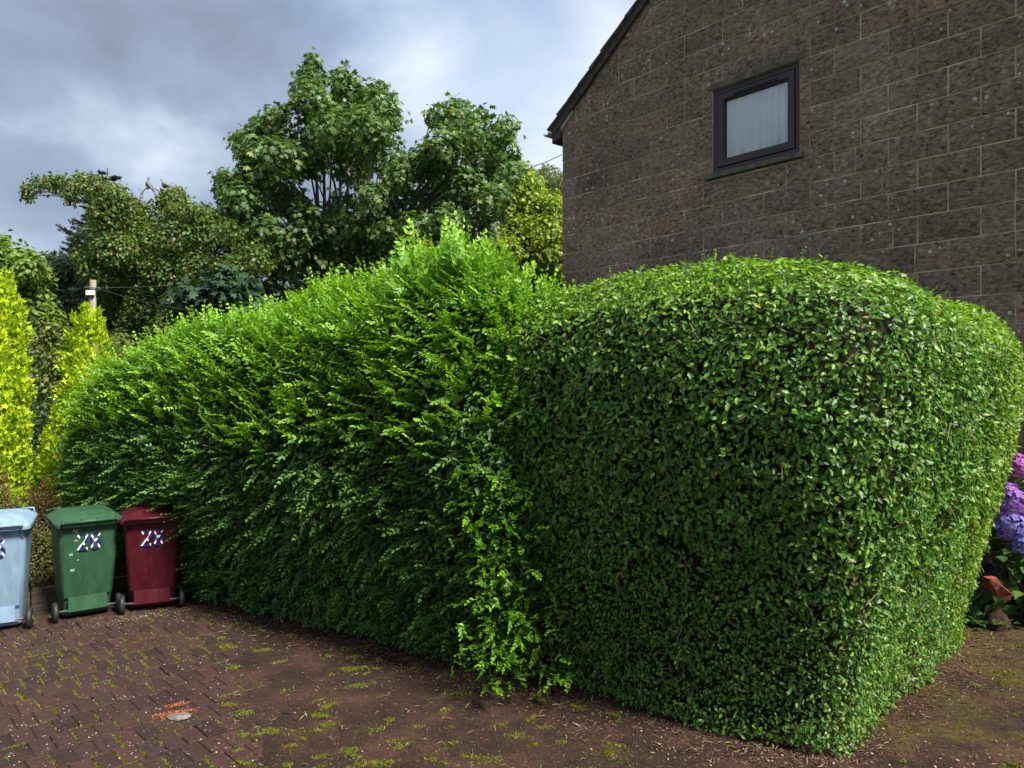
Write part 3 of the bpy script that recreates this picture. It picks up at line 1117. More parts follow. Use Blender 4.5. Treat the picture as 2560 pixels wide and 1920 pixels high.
def place_shoots(P, D, var, parent, name, m, singles, scale=None):
    n = len(P)
    M = frames(D, G.normal(0, .5, n))
    scale = np.ones(n) if scale is None else scale
    dist = np.linalg.norm(P - np.array([[0, 0, 2.2]]), axis=1)
    order = np.argsort(dist / scale)
    meshes = []
    for (V, F, C) in var:
        me = npmesh(name, V, F, C)
        me.materials.append(m)
        meshes.append(me)
    pick = G.integers(0, len(var), n)
    inv = Matrix.Translation(parent.location).inverted()
    for k_ in order[:singles]:
        o = bpy.data.objects.new(name, meshes[pick[k_]])
        COL.objects.link(o)
        o.parent = parent
        o.matrix_parent_inverse = inv
        R3 = Matrix([list(map(float, r_)) for r_ in M[k_]]).to_4x4()
        o.matrix_basis = Matrix.Translation(P[k_]) @ R3 @ Matrix.Scale(float(scale[k_]), 4)
    parts = []
    rest_ = order[singles:]
    for vi, (V, F, C) in enumerate(var):
        ids = rest_[pick[rest_] == vi]
        if len(ids) == 0:
            continue
        Vt = np.einsum('nij,vj->nvi', M[ids] * scale[ids][:, None, None], V) + P[ids][:, None, :]
        Ft = F[None] + (np.arange(len(ids)) * len(V))[:, None, None]
        parts.append((Vt.reshape(-1, 3), Ft.reshape(-1, 3), np.tile(C, (len(ids), 1)) * np.repeat(G.uniform(.8, 1.2, (len(ids), 1)), len(V), 0)))
    return parts


# loose shoots on the trimmed hedge
Ps, Ns = trim.sample(9000)
k = (Ps[:, 2] > 2.55) & cull(Ps, Ns, 0)
Ps, Ns = Ps[k][:260], Ns[k][:260]
parts = place_shoots(Ps - Ns * .03, Ns * .5 + up * .55 + G.normal(0, .35, Ps.shape), variants_low, hedge1, 'leafy_shoot', m_hleaf, 150, G.uniform(.25, .46, len(Ps)))
V, F, C = join_arrays(parts)
hobj('small_shoots', npmesh('small_shoots', V, F, C), m_hleaf, hedge1, kind='stuff')
# bare cut twig ends
Pt_, Nt_ = trim.sample(2600)
kk = cull(Pt_, Nt_, 0) & (Pt_[:, 2] > .2)
mb = MB()
for p_, n_ in zip(Pt_[kk][:900], Nt_[kk][:900]):
    p_, n_ = Vector(p_), Vector(n_)
    dd_ = (n_ * .5 + Vector((R.gauss(0, .5), R.gauss(0, .3), R.gauss(.35, .45)))).normalized()
    mb.tube([p_ - dd_ * .09, p_ + dd_ * R.uniform(-.01, .025)], [.0028, .0018], 3)
o = mb.build('cut_twigs', m_cut, None, kind='stuff'); hp(o, hedge1)
# hanging cut stems
for (dx, dy, L) in ((1461, 700, .28), (1505, 770, .20)):
    p = W(dx, dy, 4.55)
    V, F, C = shoot_arrays(L, 6, .034, -.1, rngs, (np.array([.20, .24, .05]), np.array([.26, .28, .06])), .3)
    o = hobj('hanging_stem', npmesh('hanging_stem', V, F, C), m_hleaf, hedge1)
    o.matrix_basis = Matrix.Translation(p) @ Matrix.Rotation(math.radians(86), 4, 'Y')

# untrimmed hedge ------------------------------------------------------
def h_left(x, y):
    h = np.interp(x, [-5.1, -4.6, -3.9, -3.0, -2.2, -1.5, -0.9, -0.45, 0.0, .4],
                  [1.95, 2.30, 2.60, 2.75, 2.82, 2.88, 2.98, 3.06, 3.00, 2.80])
    return h


loose = Hedge([(-4.85, 8.55), (-4.0, 7.95), (-2.31, 6.92), (-1.18, 6.28), (-.30, 5.60), (.06, 5.44), (.24, 5.72), (.15, 6.6), (-1.2, 7.5), (-2.6, 8.4), (-4.2, 9.3), (-4.9, 9.2)],
              h_left, lambda v_: .0 + .36 * smooth01(v_ / .6) - .05 * smooth01((v_ - .7) / .3), .45, .075, 13)
hedge2 = empty('hedge', (-2.0, 7.2, 0), 'shaggy unclipped privet hedge with long lime green shoots behind the bins', 'hedge')
c2 = loose.core('shade_core', .24, m_inner, None); hp(c2, hedge2); c2['kind'] = 'stuff'  # same added light-blocking shell, no modelled branches
n = 125000
P, Nn = loose.sample(n)
k = cull(P, Nn); P, Nn = P[k], Nn[k]; n = len(P)
dep = np.minimum(G.exponential(.065, n), .25)
clump = fbm(P * np.array([[1, 1, 1.6]]), 9, 19)
P = P - Nn * (dep + .035 * clump)[:, None]
P[:, 2] = np.maximum(P[:, 2], .04 + .06 * G.random(n))
Ln = unit(up * .8 + Nn * .45 + G.normal(0, .38, (n, 3)))
Tt = np.array([[-.35, -.3, -.4]]) + Nn * .3 + G.normal(0, .75, (n, 3))
low_small = smooth01((1.3 - P[:, 2]) / .9)
size = G.uniform(.036, .066, n) * (1 - .2 * low_small)
C = palette(n, [(.050, .118, .026), (.068, .150, .030), (.09, .19, .030), (.042, .095, .028)], [.3, .3, .22, .18], .2)
fresh = smooth01((P[:, 2] - 1.95 + .3 * fbm(P, 2.2, 22)) / .75)[:, None] * (G.random((n, 1)) < .8)
C = C * (1 - fresh * .85) + np.array([[.20, .40, .026]]) * fresh * .85 * G.uniform(.8, 1.2, (n, 1))
V, F, C2 = leaf_arrays(P, Ln, Tt, size, LEAF, C)
hobj('foliage', npmesh('foliage', V, F, C2), m_hleaf, hedge2, kind='stuff')

Ps, Ns = loose.sample(7800)
k = cull(Ps, Ns, .05) & (Ps[:, 2] > .15)
Ps, Ns = Ps[k], Ns[k]
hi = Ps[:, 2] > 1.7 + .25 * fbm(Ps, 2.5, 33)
lean = np.array([[-.45, -.25, 0]])
sway = np.stack([fbm(Ps, 1.6, 41), fbm(Ps, 1.6, 42), fbm(Ps, 1.6, 43)], 1) * .45
Dh = Ns * .7 + up * .55 + lean * .8 + sway + G.normal(0, .40, Ps.shape)
Dl = Ns * .8 + up * .10 + lean * .7 + sway + G.normal(0, .36, Ps.shape)
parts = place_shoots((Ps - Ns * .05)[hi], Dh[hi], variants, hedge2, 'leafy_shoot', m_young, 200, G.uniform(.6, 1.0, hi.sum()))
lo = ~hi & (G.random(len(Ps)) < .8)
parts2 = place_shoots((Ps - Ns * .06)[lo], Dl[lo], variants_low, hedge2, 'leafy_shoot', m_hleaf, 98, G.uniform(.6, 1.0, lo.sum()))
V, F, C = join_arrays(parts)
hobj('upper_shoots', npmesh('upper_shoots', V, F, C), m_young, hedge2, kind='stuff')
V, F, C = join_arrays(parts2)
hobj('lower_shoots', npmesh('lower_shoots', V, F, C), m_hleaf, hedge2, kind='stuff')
# the tall tuft at the highest point
tuft = []
for _ in range(240):
    x = R.gauss(-.42, .26)
    tuft.append((x, 5.75 + R.gauss(0, .2) - .6 * (x + .4), 2.84 + R.random() * .26 - max(0, x + .30) * .5))
tuft = np.array(tuft)
D = up + np.array([[-.25, -.1, 0]]) + G.normal(0, .22, tuft.shape)
V, F, C = join_arrays(place_shoots(tuft, D, variants, hedge2, 'leafy_shoot', m_young, 0, G.uniform(.7, 1.25, len(tuft))))
hobj('tall_tuft', npmesh('tall_tuft', V, F, C), m_young, hedge2, kind='stuff')
# bright suckers low down where the two hedges meet
q = []
for _ in range(330):
    t = R.random() ** .8
    x0, y0 = -.10 + .22 * (t - .5) + R.gauss(0, .13), 5.17 + R.gauss(0, .10)
    z = 1.55 * (1 - t) + .05
    if z < .7:
        x0 += R.gauss(0, .13); y0 -= .06
    q.append((x0, y0, z + R.random() * .1))
q = np.array(q)
D = np.array([[-.2, -.75, .25]]) + G.normal(0, .45, q.shape)
V, F, C = join_arrays(place_shoots(q, D, variants_bright, hedge2, 'leafy_shoot', m_young, 0, G.uniform(.4, .85, len(q))))
hobj('bright_suckers', npmesh('bright_suckers', V, F, C), m_young, hedge2, kind='stuff')

# twigs at the foot of both hedges
mb = MB()
for _ in range(420):
    t = R.random()
    if t < .6:
        s_ = t / .6; x, y = -3.5 + 5.1 * s_, 7.75 - 3.0 * s_
    else:
        s_ = (t - .6) / .4; x, y = 1.7 + 2.1 * s_, 4.75 + 1.75 * s_
    x += R.gauss(0, .1); y += abs(R.gauss(0.12, .12))
    p = Vector((x, y, 0))
    q_ = p + Vector((R.gauss(0, .08), R.gauss(-.05, .08), R.uniform(.15, .5)))
    mb.tube([p, (p + q_) / 2 + Vector((R.gauss(0, .02), 0, 0)), q_], [.006, .004, .002], 3)
o = mb.build('stems', m_twig, None, kind='stuff')
hp(o, hedge1)


# ------------------------------------------------------------------ trees
def branch_path(a, b_, n=5, sag=.08):
    a, b_ = Vector(a), Vector(b_)
    L = (b_ - a).length
    mid = (a + b_) / 2 + Vector((0, 0, sag * L)) + Vector((R.gauss(0, .05), R.gauss(0, .05), 0)) * L
    return [(a * (1 - t) ** 2 + mid * 2 * t * (1 - t) + b_ * t * t) for t in [i / n for i in range(n + 1)]]


def tree(name, label, Y, base_dx, blobs, n, shape, lsize, cols, w, bark, trunk_r=.16, depth=1.4, forks=1, fork_dy=None,
         gap=.35, gapf=1.4, m=m_tree, hang=.4, category='tree', group=None, twigs=5, shell=.55, seed=50, limbs_only=None, squash=.9, front=.75, minis=2, chain=None):
    root = W(base_dx, 960 / 1.15733, Y)
    root.z = 0
    e = empty(name, root, label, category, group)
    rr = random.Random(seed)
    wb = []
    for bb in blobs:
        dx, dy, r_ = bb[:3]
        yo = Y + (bb[3] if len(bb) > 3 else rr.uniform(-depth, depth) * (.5 if r_ < 30 else 1))
        wb.append((W(dx, dy, yo), r_ * 1.15733 / 1849 * yo))
    big = list(wb)
    for c, r_ in big:
        if r_ > .22:
            ny = c.y - rr.uniform(.6, 1.0) * depth - (c.y - Y) * .5
            if rr.random() < front:
                wb.append((Vector((c.x * ny / c.y, ny, 2.2 + (c.z - 2.2) * ny / c.y)), r_ * .85))
        for _ in range(minis):
            d = Vector((rr.gauss(0, 1), rr.gauss(-.3, 1), rr.gauss(.5, .8))).normalized()
            wb.append((c + d * r_ * .85, r_ * rr.uniform(.28, .42)))
    area = np.array([r_ ** 2 for _, r_ in wb])
    cnt = (area / area.sum() * n).astype(int) + 20
    Ps, Os = [], []
    for (c, r_), k_ in zip(wb, cnt):
        d = unit(G.normal(0, 1, (k_, 3)))
        rad = r_ * (shell + (1.08 - shell) * G.random(k_) ** .6)
        p = np.array(c)[None] + d * rad[:, None] * np.array([[1, 1, squash]])
        Ps.append(p); Os.append(d)
    P, O = np.concatenate(Ps), np.concatenate(Os)
    keep = fbm(P, gapf * 2.2, seed) > -gap * 1.6
    keep |= G.random(len(P)) < .12
    P, O = P[keep], O[keep]
    P = P + G.normal(0, lsize * .5, P.shape)
    k_ = len(P)
    Nn_ = unit(O * .75 + up * .5 + G.normal(0, .45, (k_, 3)))
    T = O * .5 + G.normal(0, .6, (k_, 3)) + np.array([[0, 0, -hang]])
    C = palette(k_, cols, w, .2) * (1 + .18 * fbm(P, 1.1, seed + 1))[:, None]
    V, F, C2 = leaf_arrays(P, Nn_, T, G.uniform(.7, 1.2, k_) * lsize, shape, C)
    o = obj('crown', npmesh('crown', V, F, C2), m)
    hp(o, e)
    # skeleton
    mb = MB()
    zmin = min(c.z - r_ for c, r_ in wb)
    fz = W(0, fork_dy, Y).z if fork_dy else max(zmin * .7, 1.0)
    stems = []
    for f in range(forks):
        top = root + Vector((rr.gauss(0, .25) * (forks > 1) * 1.6, rr.gauss(0, .2) * (forks > 1), fz))
        st = root + Vector((rr.gauss(0, .15) * (forks > 1), rr.gauss(0, .1), -.05))
        mb.tube(branch_path(st, top, 4, 0), [trunk_r * (1 - .12 * i) / (forks ** .4) for i in range(5)], 8)
        stems.append(top)
    for (c, r_) in big:
        st = min(stems, key=lambda q_: (Vector((q_.x, q_.y)) - Vector((c.x, c.y))).length + rr.random())
        if chain and (c.x / c.y * 1849 + 1280) / 1.15733 < chain[0]:
            st = W(chain[1], chain[2], Y)
        path = branch_path(st, c, 6, .12 if c.z > st.z else .0)
        L = (c - st).length
        r0 = min(trunk_r * .24, .010 + .009 * L)
        mb.tube(path, [r0 * (1 - .13 * i) for i in range(7)], 5)
        for _ in range(twigs):
            d = Vector((rr.gauss(0, 1), rr.gauss(0, 1), rr.gauss(.3, 1))).normalized() * r_ * rr.uniform(.7, 1.0)
            a = path[rr.choice([4, 5, 6])]
            mb.tube(branch_path(a, c + d, 3, .05), [r0 * .32, r0 * .24, r0 * .15, r0 * .08], 3)
    o = mb.build('trunk', bark, None, smooth=True)
    hp(o, e)
    return e


# far treeline fills the low background
n = 36000
x = G.uniform(-34, 26, n); y = 40 + G.uniform(-3, 3, n)
top = 6.4 + 1.6 * fbm(np.stack([x, 0 * x, 0 * x], 1), .35, 61) + .5 * fbm(np.stack([x, y, 0 * x], 1), 1.6, 62)
z = top * G.random(n) ** .7
P = np.stack([x, y + 1.4 * fbm(np.stack([x, z, z], 1), .8, 63), z], 1)
C = palette(n, [(.04, .075, .018), (.055, .10, .02), (.03, .055, .02)])
V, F, C2 = leaf_arrays(P, G.normal(0, .6, (n, 3)) + [0, -.6, .7], G.normal(0, 1, (n, 3)), G.uniform(.3, .65, n), DIAMOND, C)
obj('distant_woodland', npmesh('distant_woodland', V, F, C2), m_tree, kind='stuff')

SYC = [(676, 132, 14), (674, 170, 26), (668, 215, 38), (740, 132, 13), (742, 178, 28), (758, 222, 45), (818, 215, 34), (838, 250, 30),
       (790, 280, 52), (715, 275, 50), (640, 262, 42), (592, 255, 24), (482, 398, 16), (508, 300, 10), (530, 300, 16), (570, 285, 34), (545, 325, 36), (560, 375, 44), (610, 340, 48), (660, 340, 46),
       (495, 395, 28), (520, 430, 40), (570, 440, 40), (500, 470, 30), (625, 430, 34), (760, 350, 48), (830, 330, 42), (860, 380, 38),
       (800, 430, 36), (870, 450, 42), (950, 250, 26), (985, 245, 32), (1000, 290, 42), (960, 320, 44), (1048, 246, 16), (1040, 270, 16), (1098, 268, 20), (1085, 290, 20), (1092, 320, 30),
       (1045, 345, 42), (1085, 375, 36), (920, 350, 36), (930, 410, 44), (1000, 400, 48), (1060, 430, 42), (900, 500, 44), (970, 480, 44), (1030, 500, 40),
       (660, 470, 36), (640, 520, 40), (570, 500, 40), (520, 520, 34), (600, 565, 40), (700, 565, 34), (780, 545, 40), (850, 560, 36), (920, 560, 40),
       (500, 590, 40), (540, 640, 40), (720, 500, 34), (740, 440, 28),
       (690, 540, 34), (740, 595, 34), (820, 600, 34), (880, 600, 32), (660, 600, 32), (960, 590, 36), (1020, 560, 40), (780, 490, 28), (720, 470, 24), (830, 500, 30), (560, 690, 36), (600, 630, 36), (640, 660, 36), (520, 700, 36), (480, 660, 34), (700, 640, 30)]
tree('sycamore_tree', 'tall dark green sycamore with twin pointed tops and grey stems behind the shaggy hedge', 18, 760, SYC, 33000, MAPLE, .14,
     [(.062, .120, .040), (.085, .155, .042), (.115, .185, .045), (.19, .22, .04)], [.38, .34, .2, .08], m_syc, .24, 1.7, 5, 600, .34, .95, hang=.7, seed=71, twigs=4, minis=1)
HAW = [(60, 412, 10), (85, 400, 15), (110, 396, 18), (140, 400, 18), (150, 425, 12), (170, 395, 20), (195, 400, 24), (215, 420, 26), (60, 425, 8),
       (245, 430, 34), (275, 452, 26), (230, 470, 38), (280, 490, 44), (325, 470, 28), (352, 446, 20), (375, 430, 26), (395, 455, 30), (430, 465, 24), (455, 475, 22),
       (200, 520, 34), (250, 540, 46), (320, 530, 50), (380, 510, 46), (440, 510, 40), (490, 500, 30), (520, 520, 34), (550, 560, 40), (220, 590, 40), (290, 600, 50),
       (360, 590, 50), (430, 580, 46), (500, 590, 44), (250, 650, 44), (320, 660, 46), (400, 650, 46), (470, 650, 40), (300, 700, 44), (370, 710, 40), (190, 560, 26),
       (288, 440, 13), (356, 426, 10), (480, 470, 18), (270, 745, 40), (330, 760, 40)]
tree('hawthorn_tree', 'wide olive green hawthorn with a long leafy branch reaching out to the left', 16.5, 330, HAW, 54000, DIAMOND, .095,
     [(.062, .120, .028), (.085, .150, .030), (.17, .215, .035), (.15, .115, .04)], [.36, .34, .2, .1], m_twig, .16, 1.2, 3, 800, .36, 1.6, seed=83, hang=.2, twigs=6, chain=(175, 205, 445))
tree('maple_sapling', 'low blue green maple with broad leaves in front of the tall sycamore', 14.5, 470,
     [(440, 640, 30), (480, 620, 34), (520, 630, 34), (400, 650, 26), (460, 670, 34), (520, 680, 30), (420, 700, 34), (560, 690, 30), (500, 720, 40)], 5000, MAPLE, .16,
     [(.035, .075, .040), (.05, .10, .05)], None, m_syc, .06, .6, 2, 760, .4, 1.5, seed=90, hang=.8)
tree('lime_tree', 'yellow green tree between the sycamore and the house corner', 21, 1150,
     [(1120, 370, 20), (1110, 400, 30), (1145, 400, 26), (1100, 450, 34), (1150, 450, 38), (1190, 440, 20), (1120, 500, 40), (1180, 500, 38), (1090, 540, 34), (1140, 560, 44),
      (1200, 560, 40), (1080, 590, 36), (1120, 630, 44), (1190, 630, 44), (1240, 520, 40)], 24000, DIAMOND, .15,
     [(.21, .30, .032), (.15, .23, .03), (.28, .34, .035)], None, m_twig, .16, 1.3, 3, 640, .34, 1.2, seed=95, hang=.5)
tree('willow_tree', 'feathery sparse willow top right beside the house corner', 25, 1215,
     [(1180, 380, 18), (1205, 400, 24), (1170, 410, 18), (1195, 440, 28), (1230, 420, 30), (1200, 500, 36), (1190, 560, 36), (1170, 600, 40), (1205, 640, 40)], 8000,
     (DIAMOND[0] * [.35, 1, 1], DIAMOND[1]), .24, [(.10, .14, .05), (.15, .18, .05)], None, m_twig, .10, 1.2, 2, 640, .30, 1.4, seed=97, hang=1.2)
tree('ash_tree', 'light green leafy tree at the far left edge above the golden cypress', 15, -10,
     [(-30, 560, 50), (20, 575, 40), (55, 580, 34), (75, 600, 26), (30, 620, 44), (70, 650, 34), (-20, 640, 50), (90, 690, 34), (60, 720, 40), (110, 740, 36), (-40, 720, 60)], 15000, DIAMOND, .13,
     [(.13, .22, .03), (.18, .26, .032), (.09, .16, .03)], None, m_twig, .12, .8, 2, 800, .35, 1.5, seed=99)
tree('blue_conifer', 'grey blue bushy conifer between the left tree and the hawthorn', 18, 140,
     [(110, 590, 26), (135, 580, 26), (100, 640, 34), (150, 630, 38), (190, 640, 30), (130, 690, 40), (180, 700, 36), (210, 740, 36), (150, 760, 40)], 17000, SPRAY, .17,
     [(.085, .135, .085), (.11, .16, .11), (.07, .11, .075)], None, m_twig, .12, .8, 1, 800, .45, 2.0, seed=101, hang=.1)
tree('elder_bush', 'straggly yellowing bush with bare twigs between the two golden cypresses', 11.5, 110,
     [(80, 760, 30), (120, 720, 24), (130, 780, 34), (165, 750, 30), (95, 830, 36), (140, 850, 30), (110, 900, 36), (90, 960, 36), (130, 970, 30), (110, 1030, 36), (230, 750, 26), (260, 740, 20), (270, 780, 24), (75, 1020, 24), (60, 870, 30)],
     13000, DIAMOND, .075, [(.16, .20, .035), (.09, .14, .03), (.30, .31, .035), (.06, .10, .028)], [.3, .3, .14, .26], m_twig, .05, .6, 3, 900, .22, 2.6, seed=103, category='bush', twigs=8)

# spruce
Yp = 19.5
sp_root = W(235, 960 / 1.15733, Yp); sp_root.z = 0
spruce = empty('spruce_tree', sp_root, 'dark spruce with bare upturned branch tips poking out behind the hawthorn', 'tree')
top = W(232, 362, Yp)
mb = MB()
mb.tube([sp_root, sp_root.lerp(top, .5), top], [.16, .10, .012], 6)
parts = []
zt = top.z
rr = random.Random(4)
for k in range(150):
    f = (k / 150) ** .75
    z = zt - .15 - f * (zt - 3.5)
    L = .20 + 2.5 * f ** 1.1 * rr.uniform(.75, 1.1)
    L = min(L, 2.3)
    a = rr.uniform(0, 6.283) if k % 4 else math.pi + rr.gauss(0, .25)
    s_ = Vector((sp_root.x, Yp, z))
    dirv = Vector((math.cos(a), math.sin(a), 0))
    e_ = s_ + dirv * L + Vector((0, 0, .10 * L))
    path = branch_path(s_, e_, 5, -.18)
    mb.tube(path, [.022, .018, .014, .010, .008, .005], 3)
    nn_ = int(70 + 230 * L)
    t = G.random(nn_) ** .8
    base_ = np.array([list(p) for p in path])
    ti = t * 5
    i0 = np.minimum(ti.astype(int), 4)
    Pq = base_[i0] * (1 - (ti - i0))[:, None] + base_[i0 + 1] * (ti - i0)[:, None]
    side = np.array([[-dirv.y, dirv.x, 0]]) * G.normal(0, .16 * L, (nn_, 1)) * (1 - .8 * t)[:, None]
    Pq = Pq + side + G.normal(0, .015, (nn_, 3)) - np.array([[0, 0, .08]]) * np.abs(side).sum(1, keepdims=True)
    T = np.array([list(dirv)]) + side * 2 + G.normal(0, .35, (nn_, 3))
    C = palette(nn_, [(.022, .040, .026), (.035, .055, .035), (.09, .06, .04)], [.5, .4, .1])
    parts.append(leaf_arrays(Pq, G.normal(0, .4, (nn_, 3)) + [0, 0, 1], T, G.uniform(.05, .13, nn_), SPRAY, C))
V, F, C = join_arrays(parts)
o = obj('crown', npmesh('crown', V, F, C), m_tree); hp(o, spruce)
o = mb.build('trunk', m_twig, None); hp(o, spruce)


# golden cypresses
m_goldin, _, _ = mat('cypress_heart_shade', (.13, .17, .012), .9)  # darker tone for the solid heart added inside the sprays
def cypress(label, axis, Y, n, seed, group='golden cypresses behind the bins'):
    """axis: (dx, dy, half width px) from top to foot"""
    root = W(axis[-1][0], 960 / 1.15733, Y); root.z = 0
    e = empty('golden_cypress', root, label, 'conifer', group)
    A = np.array(axis, float)
    k_ = G.random(n)
    cumw = np.concatenate([[0], np.cumsum((A[1:, 2] + A[:-1, 2] + 12) * (A[1:, 1] - A[:-1, 1]))])
    tt = np.interp(k_ * cumw[-1], cumw, np.arange(len(A)))
    dx, dy, hw = (np.interp(tt, np.arange(len(A)), A[:, c]) for c in range(3))
    s_ = 1.15733 / 1849 * Y
    cx, cz, r_ = (dx * 1.15733 - 1280) / 1849 * Y, 2.2 + (960 - dy * 1.15733) / 1849 * Y, hw * s_
    a = G.uniform(0, 6.283, n)
    Pn = np.stack([np.cos(a) * .6, np.sin(a) * .6, cz * 1.1], 1)
    K = 520
    pk = G.integers(0, K, n)
    pa, pt_ = G.uniform(0, 6.283, K), G.random(K)
    tk = np.interp(pt_ * cumw[-1], cumw, np.arange(len(A)))
    kx, ky, kw = (np.interp(tk, np.arange(len(A)), A[:, c]) for c in range(3))
    kr = kw * s_ * G.uniform(.55, 1.0, K) 
    kc = np.stack([(kx * 1.15733 - 1280) / 1849 * Y + np.cos(pa) * kr, Y + np.sin(pa) * kr, 2.2 + (960 - ky * 1.15733) / 1849 * Y], 1)
    kd = unit(np.stack([np.cos(pa) * .38, np.sin(pa) * .38, np.ones(K)], 1) + G.normal(0, .12, (K, 3)))
    Lk = G.uniform(.16, .38, K)
    u_ = G.random(n)
    wv = (.085 * (1 - u_) ** .7 + .006)[:, None]
    P = kc[pk] + kd[pk] * ((u_ - .45) * Lk[pk])[:, None] + G.normal(0, .62, (n, 3)) * wv
    P[:, 2] = np.maximum(P[:, 2], .03)
    O = np.stack([np.cos(pa[pk]), np.sin(pa[pk]), np.zeros(n)], 1)
    T = kd[pk] * .9 + O * .2 + G.normal(0, .28, (n, 3))
    Nn_ = O + np.array([[0, 0, -.3]]) + G.normal(0, .5, (n, 3))
    C = palette(n, [(.44, .56, .016), (.32, .46, .016), (.56, .64, .02), (.20, .32, .016)], [.35, .3, .2, .15], .15)
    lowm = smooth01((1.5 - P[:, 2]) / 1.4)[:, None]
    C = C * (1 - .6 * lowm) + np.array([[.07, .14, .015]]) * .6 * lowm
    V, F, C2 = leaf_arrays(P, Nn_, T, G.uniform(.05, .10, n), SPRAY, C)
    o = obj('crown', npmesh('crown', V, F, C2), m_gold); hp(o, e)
    mb = MB()
    pts = [(root.x, Y, -.02)] + [tuple(W(q[0], q[1], Y)) for q in axis[::-1]]
    mb.tube(pts, [.05] + [.05 * (1 - i / len(axis)) + .006 for i in range(len(axis))], 6)
    for i in range(60):
        z = R.uniform(.3, pts[-1][2] - .3)
        f = 1 - z / pts[-1][2]
        a = R.uniform(0, 6.28)
        x = np.interp(z, [p[2] for p in pts], [p[0] for p in pts])
        L = .3 * f ** .5
        mb.tube([(x, Y, z), (x + math.cos(a) * L, Y + math.sin(a) * L, z + L * 1.1)], [.008, .003], 3)
    o = mb.build('trunk', m_twig, None); hp(o, e)
    # added solid heart, dark as in shade, so the column is not see-through
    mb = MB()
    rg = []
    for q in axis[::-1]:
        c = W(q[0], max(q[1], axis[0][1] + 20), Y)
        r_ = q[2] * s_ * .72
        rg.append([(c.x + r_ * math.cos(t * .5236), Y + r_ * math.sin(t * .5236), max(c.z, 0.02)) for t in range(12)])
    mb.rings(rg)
    o = mb.build('shade_heart', m_goldin, None, smooth=True); hp(o, e)


cypress('broad golden cypress cut by the left edge of the view behind the pale blue bin',
        [(8, 612, 8), (4, 650, 26), (0, 700, 36), (-2, 780, 46), (-2, 860, 52), (-2, 950, 50), (-4, 1040, 46), (-2, 1120, 52), (0, 1320, 44)], 8.6, 31000, 3)
cypress('slimmer golden cypress with a forked tip in front of the telephone pole',
        [(196, 690, 5), (194, 712, 22), (192, 740, 27), (192, 790, 42), (185, 830, 38), (176, 880, 38), (162, 940, 46), (150, 1000, 56), (152, 1060, 62), (165, 1120, 70), (170, 1300, 60)], 9.3, 29000, 8)

# ------------------------------------------------------------------ low shrubs behind the bins
def shrub(name, label, category, c, rx, ry, h, n, lsize, cols, m, spikes=0, shape=DIAMOND, seed=1, w=None):
    e = empty(name, (c[0], c[1], 0), label, category)
    d = unit(G.normal(0, 1, (n, 3)))
    d[:, 2] = np.abs(d[:, 2])
    rad = (.45 + .6 * G.random(n) ** .6)[:, None]
    P = np.array([[c[0], c[1], .05]]) + d * rad * np.array([[rx, ry, h]]) * (1 + .25 * fbm(d * 2, 2, seed))[:, None]
    V = [leaf_arrays(P, d * .5 + up * .5 + G.normal(0, .4, (n, 3)), d + G.normal(0, .6, (n, 3)), G.uniform(.7, 1.2, n) * lsize, shape, palette(n, cols, w))]
    mb = MB()
    for _ in range(26):
        a, q = R.uniform(0, 6.28), R.uniform(.3, .95)
        mb.tube([(c[0], c[1], 0), (c[0] + math.cos(a) * rx * q * .5, c[1] + math.sin(a) * ry * q * .5, h * .5),
                 (c[0] + math.cos(a) * rx * q, c[1] + math.sin(a) * ry * q, h * R.uniform(.6, .95))], [.008, .005, .002], 3)
    for _ in range(spikes):
        x, y = c[0] + R.gauss(0, rx * .4), c[1] + R.gauss(0, ry * .4)
        z0, L = h * .7, R.uniform(.2, .5)
        lx = R.gauss(0, .08)
        mb.tube([(x, y, z0 - .3), (x + lx, y, z0 + L)], [.004, .002], 3)
        k_ = int(170 * L)
        t = G.random(k_)
        Q = np.stack([x + lx * t, np.full(k_, y), z0 + L * t], 1) + G.normal(0, .018, (k_, 3))
        V.append(leaf_arrays(Q, G.normal(0, 1, (k_, 3)), G.normal(0, .6, (k_, 3)) + [0, 0, .7], G.uniform(.02, .035, k_), DIAMOND,
                             palette(k_, [(.17, .045, .035), (.26, .09, .06), (.10, .035, .03)])))
    Vv, F, C = join_arrays(V)
    o = obj('crown', npmesh('crown', Vv, F, C), m); hp(o, e)
    o = mb.build('stems', m_twig, None); hp(o, e)
    return e


def at(dx, Y):
    return ((dx * 1.15733 - 1280) / 1849 * Y, Y)


RED = [(.13, .045, .035), (.08, .035, .025), (.09, .10, .025), (.05, .07, .018)]
shrub('barberry_shrub', 'red leaved barberry with a tall spike between the pale blue and green bins', 'shrub', at(92, 8.0), .22, .20, 1.02, 5200, .030, RED, m_tree, 7, seed=4)
shrub('barberry_shrub', 'red leaved barberry tips showing above the pale blue bin', 'shrub', at(8, 8.0), .28, .22, 1.12, 3600, .030, RED, m_tree, 6, seed=5)
shrub('barberry_shrub', 'small reddish barberry tip showing above the green bin', 'shrub', at(235, 8.2), .20, .18, 1.10, 2600, .030, RED, m_tree, 4, seed=6)
YG = [(.10, .13, .02), (.06, .09, .018), (.16, .17, .025), (.10, .055, .03)]
shrub('box_shrub', 'low yellow green shrub in the gap between the pale blue and green bins', 'shrub', at(80, 7.75), .30, .16, .66, 5200, .028, YG, m_tree, 0, seed=7)
shrub('box_shrub', 'low yellow green shrub in the gap between the green and dark red bins', 'shrub', at(262, 8.05), .30, .16, .86, 5200, .028, YG, m_tree, 0, seed=8)
shrub('currant_bush', 'fresh bright green bush behind the barberry spike', 'shrub', at(80, 9.2), .25, .2, 1.22, 3400, .045, [(.14, .26, .03), (.10, .2, .03)], m_young, 0, seed=9)
